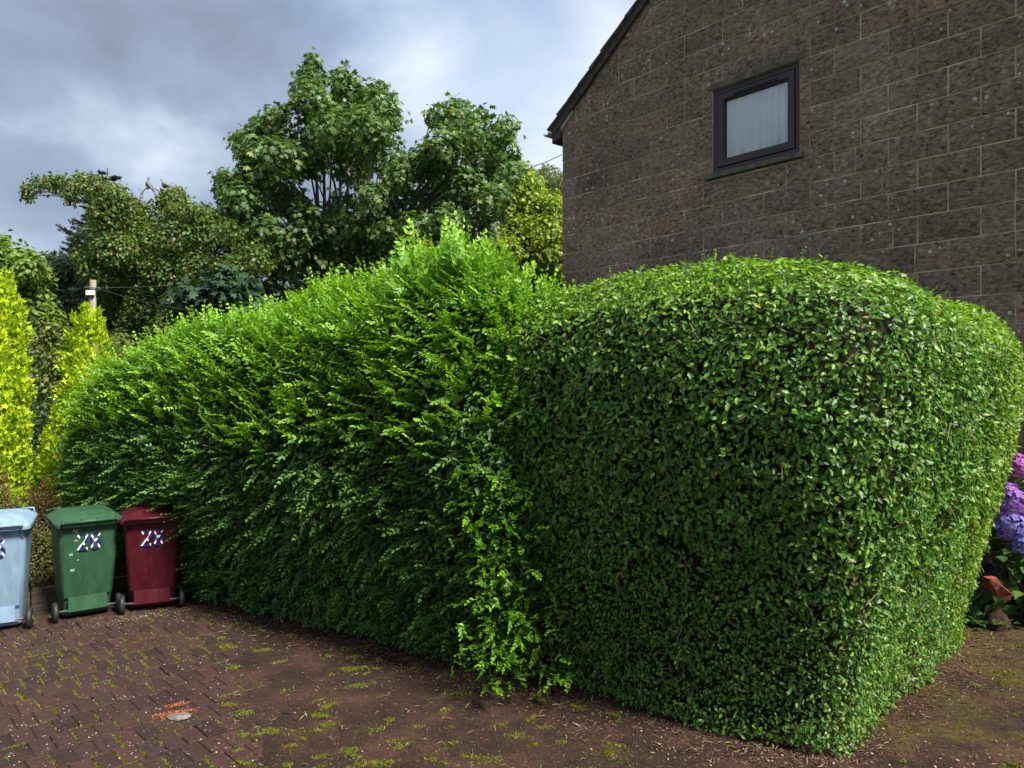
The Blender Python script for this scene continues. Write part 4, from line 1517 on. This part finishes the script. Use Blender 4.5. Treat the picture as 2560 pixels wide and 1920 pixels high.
shrub('laurel_bush', 'dark green bush in the shade between the two golden cypresses', 'shrub', at(95, 10.2), .6, .4, 1.9, 7000, .07, [(.035, .07, .025), (.05, .10, .035)], m_tree, 0, seed=10)

# timber edging and stones
m_tim, nt, b = mat('weathered_timber', rough=0.85)
pos = objcoord(nt)
mpg = N(nt, 'ShaderNodeMapping'); mpg.inputs['Scale'].default_value = (1, 12, 12)
nt.links.new(pos, mpg.inputs[0])
nt.links.new(ramp(nt, noise(nt, mpg.outputs[0], 4, 6), [(0.3, (0.025, 0.018, 0.012)), (0.7, (0.10, 0.07, 0.045))]), b.inputs['Base Color'])
bump(nt, b, noise(nt, mpg.outputs[0], 6, 5), .5, .01)
a0, a1 = Vector((-6.1, 5.98, 0)), Vector((-3.05, 8.22, 0))
dv = (a1 - a0).normalized()
tb = empty('timber_edging', a0, 'low weathered timber edging of the bed behind the bins', 'edging', rz=math.atan2(dv.y, dv.x))
L = (a1 - a0).length
for i, (s0, s1) in enumerate(((0, 1.85), (1.86, L))):
    MB().box(s0, s1, 0, .09, -.02, .20).build('sleeper', m_tim, tb, bevel=.006)
    MB().box(s0 + .01, s1 - .01, .012, .10, .203, .225).build('board', m_tim, tb, bevel=.004)
m_rock, nt, b = mat('sandstone', rough=.9)
pos = objcoord(nt)
nt.links.new(ramp(nt, noise(nt, pos, 8, 6), [(0.35, (0.07, 0.055, 0.035)), (0.65, (0.20, 0.16, 0.10))]), b.inputs['Base Color'])
bump(nt, b, noise(nt, pos, 30, 5), .6, .02)


def rock(name, label, category, loc, s_, m, seed, group=None):
    rr_ = random.Random(seed)
    mb = MB()
    ring = []
    for i, t in enumerate((-.9, -.45, .1, .6, .95)):
        r_ = math.sqrt(max(0.05, 1 - t * t))
        ring.append([(s_[0] * r_ * math.cos(a * .7) * rr_.uniform(.85, 1.12), s_[1] * r_ * math.sin(a * .7) * rr_.uniform(.85, 1.12), s_[2] * t) for a in range(9)])
    mb.rings(ring)
    o = mb.build(name, m, None, bevel=.004)
    o.location = loc
    o['label'] = label; o['category'] = category
    if group: o['group'] = group
    return o


rock('stone', 'upper sandstone boulder behind the dark red bin', 'stone', (-3.28, 7.78, .34), (.14, .10, .10), m_rock, 1)
rock('stone', 'lower sandstone boulder behind the dark red bin', 'stone', (-3.26, 7.76, .12), (.17, .12, .13), m_rock, 2)
m_grey, nt, b = mat('grey_stone', rough=.85)
pos = objcoord(nt)
nt.links.new(ramp(nt, noise(nt, pos, 25, 6), [(0.35, (0.07, 0.062, 0.06)), (0.65, (0.18, 0.165, 0.155))]), b.inputs['Base Color'])
p = W(387, 1560, 4.6); gp = (( 387 * 1.15733 - 1280) / 1849, 0)
Yg = 2.2 * 1849 / (1555 * 1.15733 - 960)
o = rock('stone_chip', 'flat grey stone lying on the bricks with orange lichen beside it', 'stone', (gp[0] * Yg, Yg, .022), (.085, .055, .012), m_grey, 5)
m_or = leaf_mat('orange_lichen', rough=.9, trans=.1)
n = 700
q = G.normal(0, 1, (n, 2)) * [.055, .022]
q2 = G.normal(0, 1, (150, 2)) * [.03, .015] + [-.03, .15]
q = np.concatenate([q, q2]); n = len(q)
P = np.stack([gp[0] * Yg - .075 + q[:, 0], Yg + .055 + q[:, 1] + q[:, 0] * .4, np.full(n, .014)], 1)
V, F, C = leaf_arrays(P, G.normal(0, .5, (n, 3)) + [0, 0, 1], G.normal(0, 1, (n, 3)), G.uniform(.008, .018, n), DIAMOND, palette(n, [(.40, .13, .03), (.30, .09, .03), (.22, .07, .04)]))
obj('lichen', npmesh('lichen', V, F, C), m_or, driveway, kind='stuff')

# ------------------------------------------------------------------ wheelie bins
def rrect(w, d, r_, n=4):
    out = []
    for cx, cy, a0_ in ((w / 2 - r_, -d / 2 + r_, -90), (w / 2 - r_, d / 2 - r_, 0), (-w / 2 + r_, d / 2 - r_, 90), (-w / 2 + r_, -d / 2 + r_, 180)):
        for i in range(n + 1):
            a = math.radians(a0_ + 90 * i / n)
            out.append((cx + r_ * math.cos(a), cy + r_ * math.sin(a)))
    return out


m_rub, _, _ = mat('black_rubber', (.012, .012, .014), .6)
m_hub, _, _ = mat('black_plastic', (.02, .02, .023), .42)
m_steel, nt, b = mat('galvanised_axle', (.42, .42, .43), .4, .9)
m_digit, nt, b = mat('saltire_sticker', rough=.4)
gn = N(nt, 'ShaderNodeTexCoord').outputs['UV']
sx = N(nt, 'ShaderNodeSeparateXYZ'); nt.links.new(gn, sx.inputs[0])
d1 = math_node(nt, 'ABSOLUTE', math_node(nt, 'SUBTRACT', sx.outputs[0], sx.outputs[1]))
d2 = math_node(nt, 'ABSOLUTE', math_node(nt, 'SUBTRACT', math_node(nt, 'ADD', sx.outputs[0], sx.outputs[1]), 1.0))
wh = math_node(nt, 'LESS_THAN', math_node(nt, 'MINIMUM', d1, d2), .09)
nt.links.new(mixc(nt, wh, (.012, .014, .11), (.82, .82, .84)), b.inputs['Base Color'])

DIG = {  # digit outlines as strokes: list of points in a 1 x 1.7 box
    '2': [(0.06, 1.28), (.14, 1.50), (.34, 1.62), (.62, 1.62), (.84, 1.48), (.90, 1.24), (.82, 1.0), (.58, .70), (.30, .38), (.10, .12), (.30, .13), (.60, .13), (.95, .13)],
    '6': [(.88, 1.36), (.76, 1.54), (.52, 1.63), (.26, 1.50), (.12, 1.16), (.10, .75), (.14, .38), (.30, .14), (.54, .08), (.78, .18), (.90, .45), (.88, .72), (.72, .94), (.48, .97), (.26, .86), (.14, .62)],
}


def digit_mesh(ch, wd=.29, h=.17):
    """a bold stroke laid along the digit's spine, flat print"""
    sp = [Vector((x, z)) for x, z in DIG[ch]]
    vs, fs = [], []
    for i, p in enumerate(sp):
        t = (sp[min(i + 1, len(sp) - 1)] - sp[max(i - 1, 0)]).normalized()
        nrm = Vector((-t.y, t.x)) * wd / 2
        vs += [p + nrm, p - nrm]
    for i in range(len(sp) - 1):
        fs.append((2 * i, 2 * i + 1, 2 * i + 3, 2 * i + 2))
    # discs at the corners give a solid join
    me = bpy.data.meshes.new('digit')
    k_ = h / 1.7
    eps = [0.0]
    V3 = [(v_.x * k_ * .92, -0.0002 * (i // 2), v_.y * k_) for i, v_ in enumerate(vs)]
    me.from_pydata(V3, [], fs)
    uv = me.uv_layers.new(name='UVMap')
    for lp in me.loops:
        v_ = vs[lp.vertex_index]
        uv.data[lp.index].uv = ((v_.x + .04) / 1.08, v_.y / 1.7)
    me.materials.append(m_digit)
    return me


digits = {c: digit_mesh(c) for c in '26'}


def wheelie_bin(label, col, loc, rz, seed, stickers=True, H=1.0):
    m, nt, b = mat('bin_plastic', col, .42, spec=.35)
    pos = objcoord(nt)
    streak = N(nt, 'ShaderNodeMapping'); streak.inputs['Scale'].default_value = (3, 3, .7)
    nt.links.new(pos, streak.inputs[0])
    k1 = noise(nt, streak.outputs[0], 5 + seed * .3, 6, .65)
    k2 = noise(nt, pos, 40, 4, .6)
    base = mixc(nt, .8, col, ramp(nt, k1, [(.3, .72), (.6, 1.0), (.75, 1.25)]), 'MULTIPLY')
    dust = math_node(nt, 'MULTIPLY', ramp(nt, k2, [(.6, 0.0), (.8, .5)]), ramp(nt, k1, [(.45, 0.0), (.7, 1.0)]))
    base = mixc(nt, dust, base, (.30, .28, .25))
    nt.links.new(base, b.inputs['Base Color'])
    nt.links.new(ramp(nt, k1, [(.3, .34), (.7, .58)]), b.inputs['Roughness'])
    bump(nt, b, k2, .06, .004)
    e = empty('wheelie_bin', loc, label, 'bin', 'wheeled rubbish bins', rz)
    # body: tapered rounded rectangle, deeper at the top
    body = MB()
    rg = []
    for z, w, d, yc in ((.035, .40, .42, .08), (.05, .43, .46, .08), (.20, .445, .49, .07), (.235, .455, .52, .055), (.60, .495, .585, .035), (.90, .53, .63, .01), (.955, .535, .64, .01), (.957, .575, .70, .0), (.985, .575, .70, 0.0)):
        rg.append([(x, y + yc, z) for x, y in rrect(w, d, .05)])
    body.rings(rg)
    bo = body.build('body', m, e, smooth=False, bevel=.004)
    for p_ in bo.data.polygons: p_.use_smooth = True
    # raised panel edges on the wheel side
    for sx_ in (-1, 1):
        mb = MB()
        mb.rings([[(sx_ * (.165) + o1, -.215 + .02, .24), (sx_ * .165 + o1 + .012, -.222 + .02, .24), (sx_ * .165 + o1 + .024, -.215 + .02, .24), (sx_ * .165 + o1 + .012, -.19, .24)] for o1 in (-.012,)] +
                 [[(sx_ * .190 + o1, -.318 + .02, .94), (sx_ * .19 + o1 + .012, -.330 + .02, .94), (sx_ * .19 + o1 + .024, -.318 + .02, .94), (sx_ * .19 + o1 + .012, -.29, .94)] for o1 in (-.012,)])
        mb.build('rib', m, e)
    # skirt plate over the axle
    mb = MB()
    mb.add([(-.165, -.218, .235), (.165, -.218, .235), (.165, -.226, .10), (-.165, -.226, .10),
            (-.165, -.13, .235), (.165, -.13, .235), (.165, -.15, .10), (-.165, -.15, .10)],
           [(0, 1, 2, 3)[::-1], (4, 5, 6, 7), (0, 4, 5, 1), (3, 2, 6, 7), (0, 3, 7, 4), (1, 5, 6, 2)])
    mb.build('axle_plate', m, e, bevel=.004)
    mb = MB(); mb.tube([(-.30, -.19, .105), (.30, -.19, .105)], .011, 10)
    mb.build('axle', m_steel, e, smooth=True)
    for sx_ in (-1, 1):
        mb = MB()
        prof = [(.030, -.024), (.085, -.024), (.099, -.014), (.101, 0), (.099, .014), (.085, .024), (.030, .024)]
        rings_ = [[(sx_ * .278 + dx_, -.19 + r_ * math.cos(a * math.pi / 12), .103 + r_ * math.sin(a * math.pi / 12)) for a in range(24)] for r_, dx_ in prof]
        mb.rings(rings_, cap=False)
        wl_ = mb.build('wheel', m_rub, e, smooth=True)
        mb = MB()
        mb.rings([[(sx_ * .278 + dx_, -.19 + r_ * math.cos(a * math.pi / 12), .103 + r_ * math.sin(a * math.pi / 12)) for a in range(24)]
                  for r_, dx_ in ((.072, -.014), (.034, -.018), (.03, -.030), (.03, .030), (.034, .018), (.072, .014))])
        for a in range(6):
            an = a * math.pi / 3
            mb.tube([(sx_ * .278 + sx_ * .016, -.19 + .03 * math.cos(an), .103 + .03 * math.sin(an)), (sx_ * .278 + sx_ * .018, -.19 + .08 * math.cos(an), .103 + .08 * math.sin(an))], .006, 4)
        mb.build('rim', m_hub, wl_)
    # lid: rim, sloping shoulder, raised centre, hinges and handles
    lid = MB()
    rg = []
    for z, w, d, yc in ((.950, .605, .735, .0), (.990, .605, .735, .0), (1.005, .575, .700, .0), (1.020, .520, .62, .02), (1.045, .46, .53, .04), (1.062, .36, .42, .05), (1.068, .15, .2, .05)):
        rg.append([(x, y + yc, z) for x, y in rrect(w, d, .055 if w > .3 else .03)])
    lid.rings(rg)
    ld = lid.build('lid', m, e, bevel=.003)
    for p_ in ld.data.polygons: p_.use_smooth = True
    mb = MB(); mb.tube([(-.25, -.388, 1.0), (.25, -.388, 1.0)], .013, 8)
    mb.build('handle', m, e, smooth=True)
    for x in (-.235, -.07, .07, .235):
        mb = MB()
        mb.rings([[(x + o1, y, z) for y, z in ((-.30, .86), (-.34, .93), (-.375, .98), (-.405, .99), (-.405, 1.012), (-.375, 1.02), (-.31, 1.018), (-.29, .93))] for o1 in (-.009, .009)])
        mb.build('bracket', m, e, bevel=.003)
    for sx_ in (-1, 1):
        mb = MB(); mb.tube([(sx_ * .17, .30, 1.005), (sx_ * .17, .31, 1.055), (sx_ * .27, .31, 1.05), (sx_ * .275, .30, .995)], .010, 6)
        mb.build('lid_grip', m, e, smooth=True)
    # numbers
    if stickers:
        slope_ = math.atan2(.318 - .215, .70)
        sl_mid = -.2575 - .012
        for c, x in (('2', -.10), ('6', .01)):
            o = bpy.data.objects.new('number_two' if c == '2' else 'number_six', digits[c])
            COL.objects.link(o)
            o.parent = e
            o.location = (x, -.2835, .70)
            o.rotation_euler = (math.radians(5.6), 0, 0)
    e.scale = (H, H, H)
    return e


wheelie_bin('green wheeled bin numbered 26 with pale sticker scraps', (.026, .078, .038), (-4.10, 7.09, 0), math.radians(38), 1, H=.94)
wheelie_bin('dark red wheeled bin numbered 26 standing against the hedge', (.060, .004, .009), (-3.56, 7.32, 0), math.radians(26), 2, H=.93)
wheelie_bin('pale blue wheeled bin cut by the left edge of the view', (.205, .305, .41), (-4.66, 6.68, 0), math.radians(28), 3, H=.97)
gb = [o for o in bpy.data.objects if o.name == 'wheelie_bin'][0]
m_scrap, _, _ = mat('paper_scrap', (.22, .30, .23), .8)
for (x, z, w, h) in ((-.145, .885, .05, .036), (-.165, .66, .03, .022), (-.10, .60, .018, .010), (-.155, .50, .035, .022), (-.13, .80, .03, .012)):
    y = -.2575 - (z - .60) * .0833 / .9 - .0035
    y = -(.585 / 2 - .035) - (z - .60) * ((.63 / 2 - .01) - (.585 / 2 - .035)) / .30 if z > .6 else -(.52 / 2 - .055) - (z - .235) * ((.585 / 2 - .035) - (.52 / 2 - .055)) / .365
    mb = MB(); j = lambda: R.uniform(-.004, .004)
    mb.add([(x + j(), y - .003, z + j()), (x + w + j(), y - .003, z + j()), (x + w + j(), y - .003 - h * .13, z + h + j()), (x + j(), y - .003 - h * .13, z + h + j())], [(0, 1, 2, 3)])
    mb.build('sticker_scrap', m_scrap, gb)

# ------------------------------------------------------------------ pole, wires, birds
m_pole, nt, b = mat('pole_wood', rough=.9)
pos = objcoord(nt)
mpg = N(nt, 'ShaderNodeMapping'); mpg.inputs['Scale'].default_value = (10, 10, 1)
nt.links.new(pos, mpg.inputs[0])
nt.links.new(ramp(nt, noise(nt, mpg.outputs[0], 3, 6), [(0.3, (0.10, 0.09, 0.065)), (0.7, (0.30, 0.27, 0.21))]), b.inputs['Base Color'])
YP = 14.0
pt = W(201, 605, YP)
pole = empty('telephone_pole', (pt.x, YP, 0), 'grey wooden telephone pole with a white box behind the slim golden cypress', 'pole')
MB().tube([(0, 0, 0), (0, 0, pt.z * .5), (0, 0, pt.z)], [.066, .060, .054], 12).build('post', m_pole, pole, smooth=True)
m_white, _, _ = mat('white_box', (.72, .73, .74), .5)
bz = W(0, 634, YP).z
MB().box(-.085, .075, -.105, -.056, bz - .042, bz + .048).build('junction_box', m_white, pole, bevel=.006)
m_wire, _, _ = mat('black_cable', (.02, .02, .022), .6)
MB().tube([(-.03, -.07, bz - .06), (-.045, -.075, bz - .3), (-.02, -.075, bz - .8)], .010, 5).build('cable', m_wire, pole)
bz2 = W(0, 622, YP).z
MB().tube([(-.14, -.03, bz2), (.0, -.085, bz2 + .01), (.14, -.03, bz2 - .01)], .012, 5).build('bracket', m_steel, pole)
mb = MB()
mb.rings([[(.11 + r_ * math.cos(a * .6283), -.06 + dx_, bz2 - .03 + r_ * math.sin(a * .6283)) for a in range(10)] for r_, dx_ in ((.035, 0), (.05, .01), (.05, .05), (.02, .06))])
mb.build('insulator', m_hub, pole)


def wire(label, a, b_, sag, r_=.006, m=m_wire):
    a, b_ = Vector(a), Vector(b_)
    pts = [a.lerp(b_, t) - Vector((0, 0, sag * 4 * t * (1 - t))) for t in [i / 14 for i in range(15)]]
    o = MB().tube(pts, r_, 4).build('overhead_wire', m, None)
    o['label'] = label; o['category'] = 'wire'; o['group'] = 'overhead wires'


pb = Vector((pt.x, YP, bz2))
wire('thin wire running left from the pole', pb + Vector((-.12, 0, 0)), W(-60, 600, 17), .15)
wire('thin wire climbing right from the pole across the trees', pb + Vector((.12, 0, 0)), W(1000, 480, 24), .5)
wire('lower wire running right from the pole in front of the hawthorn', pb + Vector((.12, -.05, -.02)), W(620, 690, 11.5), .12)
hc = HC + Vector((0, 0, 0))
wa = W(1213, 334, 12.17)
m_purp, _, _ = mat('purple_cable', (.10, .06, .11), .5)
wire('purplish cable leaving the house corner toward the trees', (wa.x + .004, wa.y, wa.z), W(1120, 371, 14.5), .02, .008, m_purp)

m_bird, nt, b = mat('pigeon_feathers', rough=.8)
oc = objcoord(nt)
sz = N(nt, 'ShaderNodeSeparateXYZ'); nt.links.new(oc, sz.inputs[0])
nt.links.new(mixc(nt, ramp(nt, sz.outputs[0], [(.46, 0.0), (.58, 1.0)]), (.15, .14, .14), (.17, .135, .12)), b.inputs['Base Color'])
m_wing, _, _ = mat('pigeon_wing', (.11, .105, .11), .8)
m_leg, _, _ = mat('pigeon_leg', (.25, .06, .05), .6)


def pigeon(label, loc, rz, pitch):
    e = empty('pigeon', loc, label, 'bird', 'pigeons perched above the hawthorn', rz)
    # spine from tail root to beak, one continuous skin
    cp, sp_ = math.cos(pitch), math.sin(pitch)
    rot = lambda x, z: (x * cp - z * sp_, x * sp_ + z * cp)
    sec = [(-.155, .010, .012, .006), (-.10, .012, .030, .022), (-.05, .010, .052, .048), (0, .0, .062, .060), (.045, .004, .056, .058), (.080, .030, .036, .038),
           (.098, .062, .026, .026), (.110, .088, .027, .027), (.128, .100, .021, .020), (.142, .098, .008, .008), (.158, .092, .003, .003)]
    rg = []
    for x, z, ry, rz_ in sec:
        x2, z2 = rot(x, z)
        k_ = sp_ if x < .06 else 0
        rg.append([(x2 + rz_ * math.sin(a * .5236) * -sp_, ry * math.cos(a * .5236), z2 + rz_ * math.sin(a * .5236) * cp) for a in range(12)])
    MB().rings(rg).build('body', m_bird, e, smooth=True)
    mb = MB()
    tail = [(-.13, .018, .012), (-.20, .022, .008), (-.30, .030, .004)]
    rg = []
    for x, w, h in tail:
        p = [rot(x, .006 + q) for q in (-h, h)]
        rg.append([(p[0][0], -w, p[0][1]), (p[0][0], w, p[0][1]), (p[1][0], w, p[1][1]), (p[1][0], -w, p[1][1])])
    mb.rings(rg); mb.build('tail', m_wing, e)
    for s_ in (-1, 1):
        mb = MB(); rg = []
        for x, z, yo, h in ((.055, .022, .048, .016), (.02, .024, .063, .034), (-.05, .022, .060, .032), (-.12, .016, .036, .018), (-.20, .012, .016, .005)):
            rg.append([(rot(x, z + q)[0], s_ * (yo + o1), rot(x, z + q)[1]) for q, o1 in ((-h, -.006), (0, .006), (h, -.012), (0, -.02))])
        mb.rings(rg); mb.build('wing', m_wing, e, smooth=True)
        lx, lz = rot(-.005, -.05)
        MB().tube([(lx, s_ * .022, lz), (lx - .004, s_ * .022, lz - .05)], .005, 5).tube([(lx - .02, s_ * .022, lz - .052), (lx + .03, s_ * .022, lz - .052)], .004, 5).build('leg', m_leg, e)
        hx_, hz_ = .118, .104
        q0 = rot(hx_, hz_)
        MB().rings([[(q0[0] + .004 * math.cos(a * 1.047), s_ * (.022 + dy_), q0[1] - .004 + .004 * math.sin(a * 1.047)) for a in range(6)] for dy_ in (0, .003)]).build('eye', m_black, e)
    e.scale = (1.02,) * 3
    return e


b1, b2 = W(321, 400, 16.5), W(357, 401, 16.5)
pigeon('grey brown pigeon perched upright on the bare arching twig', b1, math.radians(170), math.radians(52))
pigeon('grey pigeon perched level on the top leaves beside the other bird', b2, math.radians(172), math.radians(18))
# bare arching twigs they sit on
tw = MB()
pA = [W(x, y, 16.5) for x, y in ((301, 436), (305, 418), (314, 408), (326, 406), (338, 409), (348, 418), (352, 440))]
tw.tube(pA, [.018, .015, .013, .012, .012, .012, .014], 5)
tw.tube([W(x, y, 16.52) for x, y in ((308, 430), (309, 415), (301, 409), (297, 406))], [.01, .008, .006, .004], 4)
tw.tube([W(x, y, 16.48) for x, y in ((356, 440), (357, 415), (366, 412))], [.012, .010, .008], 4)
o = tw.build('bare_twigs', m_twig, None)
haw = [q_ for q_ in bpy.data.objects if q_.name.startswith('hawthorn_tree')][0]
hp(o, haw)

# ------------------------------------------------------------------ hydrangea and things by the house foot
hyd = empty('hydrangea', (4.75, 6.95, 0), 'hydrangea with mauve and blue mopheads between the clipped hedge and the house wall', 'shrub')
n = 900
d = unit(G.normal(0, 1, (n, 3))); d[:, 2] = np.abs(d[:, 2])
P = np.array([[4.85, 6.9, .1]]) + d * (.5 + .5 * G.random((n, 1))) * np.array([[.55, .40, 1.35]])
V, F, C = leaf_arrays(P, d * .4 + up * .7 + G.normal(0, .3, (n, 3)), d + G.normal(0, .5, (n, 3)) + [0, 0, -.3], G.uniform(.08, .14, n),
                      (OVAL[0] * [1.25, 1, 1], OVAL[1]), palette(n, [(.055, .12, .03), (.08, .16, .03), (.16, .19, .03)], [.5, .4, .1]))
o = obj('foliage', npmesh('foliage', V, F, C), m_tree); hp(o, hyd)
mb = MB()
for _ in range(22):
    mb.tube([(4.8 + R.gauss(0, .08), 6.9 + R.gauss(0, .06), 0), (4.8 + R.gauss(0, .28), 6.9 + R.gauss(0, .15), R.uniform(.7, 1.4))], [.008, .004], 4)
o = mb.build('stems', m_twig, None); hp(o, hyd)
m_petal = leaf_mat('hydrangea_petal', rough=.6, trans=.3, spec=.3, tint=(1.1, 1, 1.1))
PET = (np.array([(0, 0, 0), (-.42, .35, .05), (-.35, .8, .08), (0, 1, .0), (.35, .8, .08), (.42, .35, .05)]), np.array([(0, 5, 1), (1, 5, 4), (1, 4, 2), (2, 4, 3)]))
for (dx, dy, r_, Y, col, lb) in ((2196, 1006, 27, 6.75, (.42, .13, .42), 'pink mauve'), (2176, 1062, 20, 6.7, (.32, .12, .42), 'mauve'), (2192, 1092, 33, 6.62, (.26, .12, .44), 'violet'),
                                 (2160, 1090, 16, 6.75, (.16, .20, .50), 'pale blue'), (2186, 1140, 32, 6.55, (.18, .14, .46), 'violet blue'), (2204, 1172, 24, 6.5, (.14, .13, .42), 'deep blue'),
                                 (2145, 1236, 17, 6.9, (.06, .04, .14), 'dull purple')):
    c = W(dx, dy, Y)
    rw = r_ * 1.15733 / 1849 * Y
    k_ = 95
    gi = np.arange(k_) + .5
    ph, th = np.arccos(1 - 2 * gi / k_ * .85), math.pi * (1 + 5 ** .5) * gi
    d = np.stack([np.cos(th) * np.sin(ph), np.sin(th) * np.sin(ph), np.cos(ph)], 1)
    tilt = Matrix.Rotation(math.radians(50), 3, 'X')
    d = d @ np.array(tilt).T
    Pp, Pn, Pt, Pc = [], [], [], []
    for dd in d:
        dd = dd + G.normal(0, .05, 3); dd /= np.linalg.norm(dd)
        a = np.cross(dd, [.3, .2, .9]); a /= np.linalg.norm(a); b__ = np.cross(dd, a)
        a0_ = G.uniform(0, 6)
        jc = np.array(col) * G.uniform(.75, 1.3) * G.uniform(.9, 1.1, 3)
        off = G.uniform(.9, 1.06) * (1 + .14 * math.sin(dd[0] * 5 + r_) * math.sin(dd[2] * 4 + dx))
        for q_ in range(4):
            t = a * math.cos(a0_ + q_ * 1.571) + b__ * math.sin(a0_ + q_ * 1.571)
            Pp.append(np.array(c) + dd * rw * off); Pn.append(dd); Pt.append(t + dd * .15); Pc.append(jc)
    V, F, C = leaf_arrays(np.array(Pp), np.array(Pn), np.array(Pt), rw * .24, PET, np.array(Pc))
    o = obj('flower_head', npmesh('flower_head', V, F, C), m_petal, label=lb + ' flower head')
    hp(o, hyd)

# red stone and weed at the right
m_red, nt, b = mat('red_sandstone', rough=.8)
pos = objcoord(nt)
nt.links.new(ramp(nt, noise(nt, pos, 18, 6), [(0.35, (0.13, 0.025, 0.015)), (0.65, (0.36, 0.09, 0.05))]), b.inputs['Base Color'])
bump(nt, b, noise(nt, pos, 30, 5), .6, .01)
Yr = 6.45
pl = [(2133, 1249), (2153, 1247), (2162, 1262), (2190, 1284), (2180, 1300), (2158, 1291), (2136, 1274)]
f0 = [W(x, y, Yr + .02 * i) for i, (x, y) in enumerate(pl)]
bk = [p + Vector((.02, .10, -.01)) for p in f0]
o = MB().rings([f0, bk]).build('broken_flowerpot', m_red, None, bevel=.008)
o['label'] = 'red broken pot piece lying tilted under the hydrangea'; o['category'] = 'pot shard'
rock('stone', 'dark stone half buried under the red pot piece', 'stone', (4.34, 6.62, .06), (.11, .10, .13), m_soil, 12)


def weed(label, dx, dy, n_, L, col, spread=.9, group=None, lift=.5):
    Y = 2.2 * 1849 / (dy * 1.15733 - 960)
    x = (dx * 1.15733 - 1280) / 1849 * Y
    e = empty('weed', (x, Y, 0), label, 'weed', group)
    parts = []
    for i in range(n_):
        a = 6.283 * i / n_ + R.uniform(-.3, .3)
        V, F, C = shoot_arrays(L * R.uniform(.7, 1.1), 6, L * .34, -.25, rngs, (np.array(col) * .7, np.array(col)), .4)
        M = frames(np.array([[math.cos(a) * spread, math.sin(a) * spread, lift]]), np.zeros(1))[0]
        parts.append((V @ M.T + np.array([x, Y, .01]), F, C))
    V, F, C = join_arrays(parts)
    o = obj('leaves', npmesh('leaves', V, F, C), m_tree); hp(o, e)


weed('leafy green weed spreading at the hedge foot near the red pot piece', 2115, 1352, 9, .30, (.09, .19, .05))
weed('leafy weed hiding the ground just below the red pot piece', 2150, 1318, 10, .26, (.06, .13, .04))
weed('ferny weed under the hydrangea beside the hedge end', 2150, 1330, 8, .25, (.07, .16, .05))
weed('tiny bright rosette weed on the mossy path right of the hedge corner', 1628 * 1.30, 1488, 7, .05, (.16, .24, .03))
weed('pale green seedling in brown litter right of the hedge corner', 1895, 1565, 9, .07, (.22, .26, .05))
weed('pale upright weed at the foot of the clipped hedge corner', 1735, 1612, 5, .12, (.16, .26, .08), .4, None, 1.2)
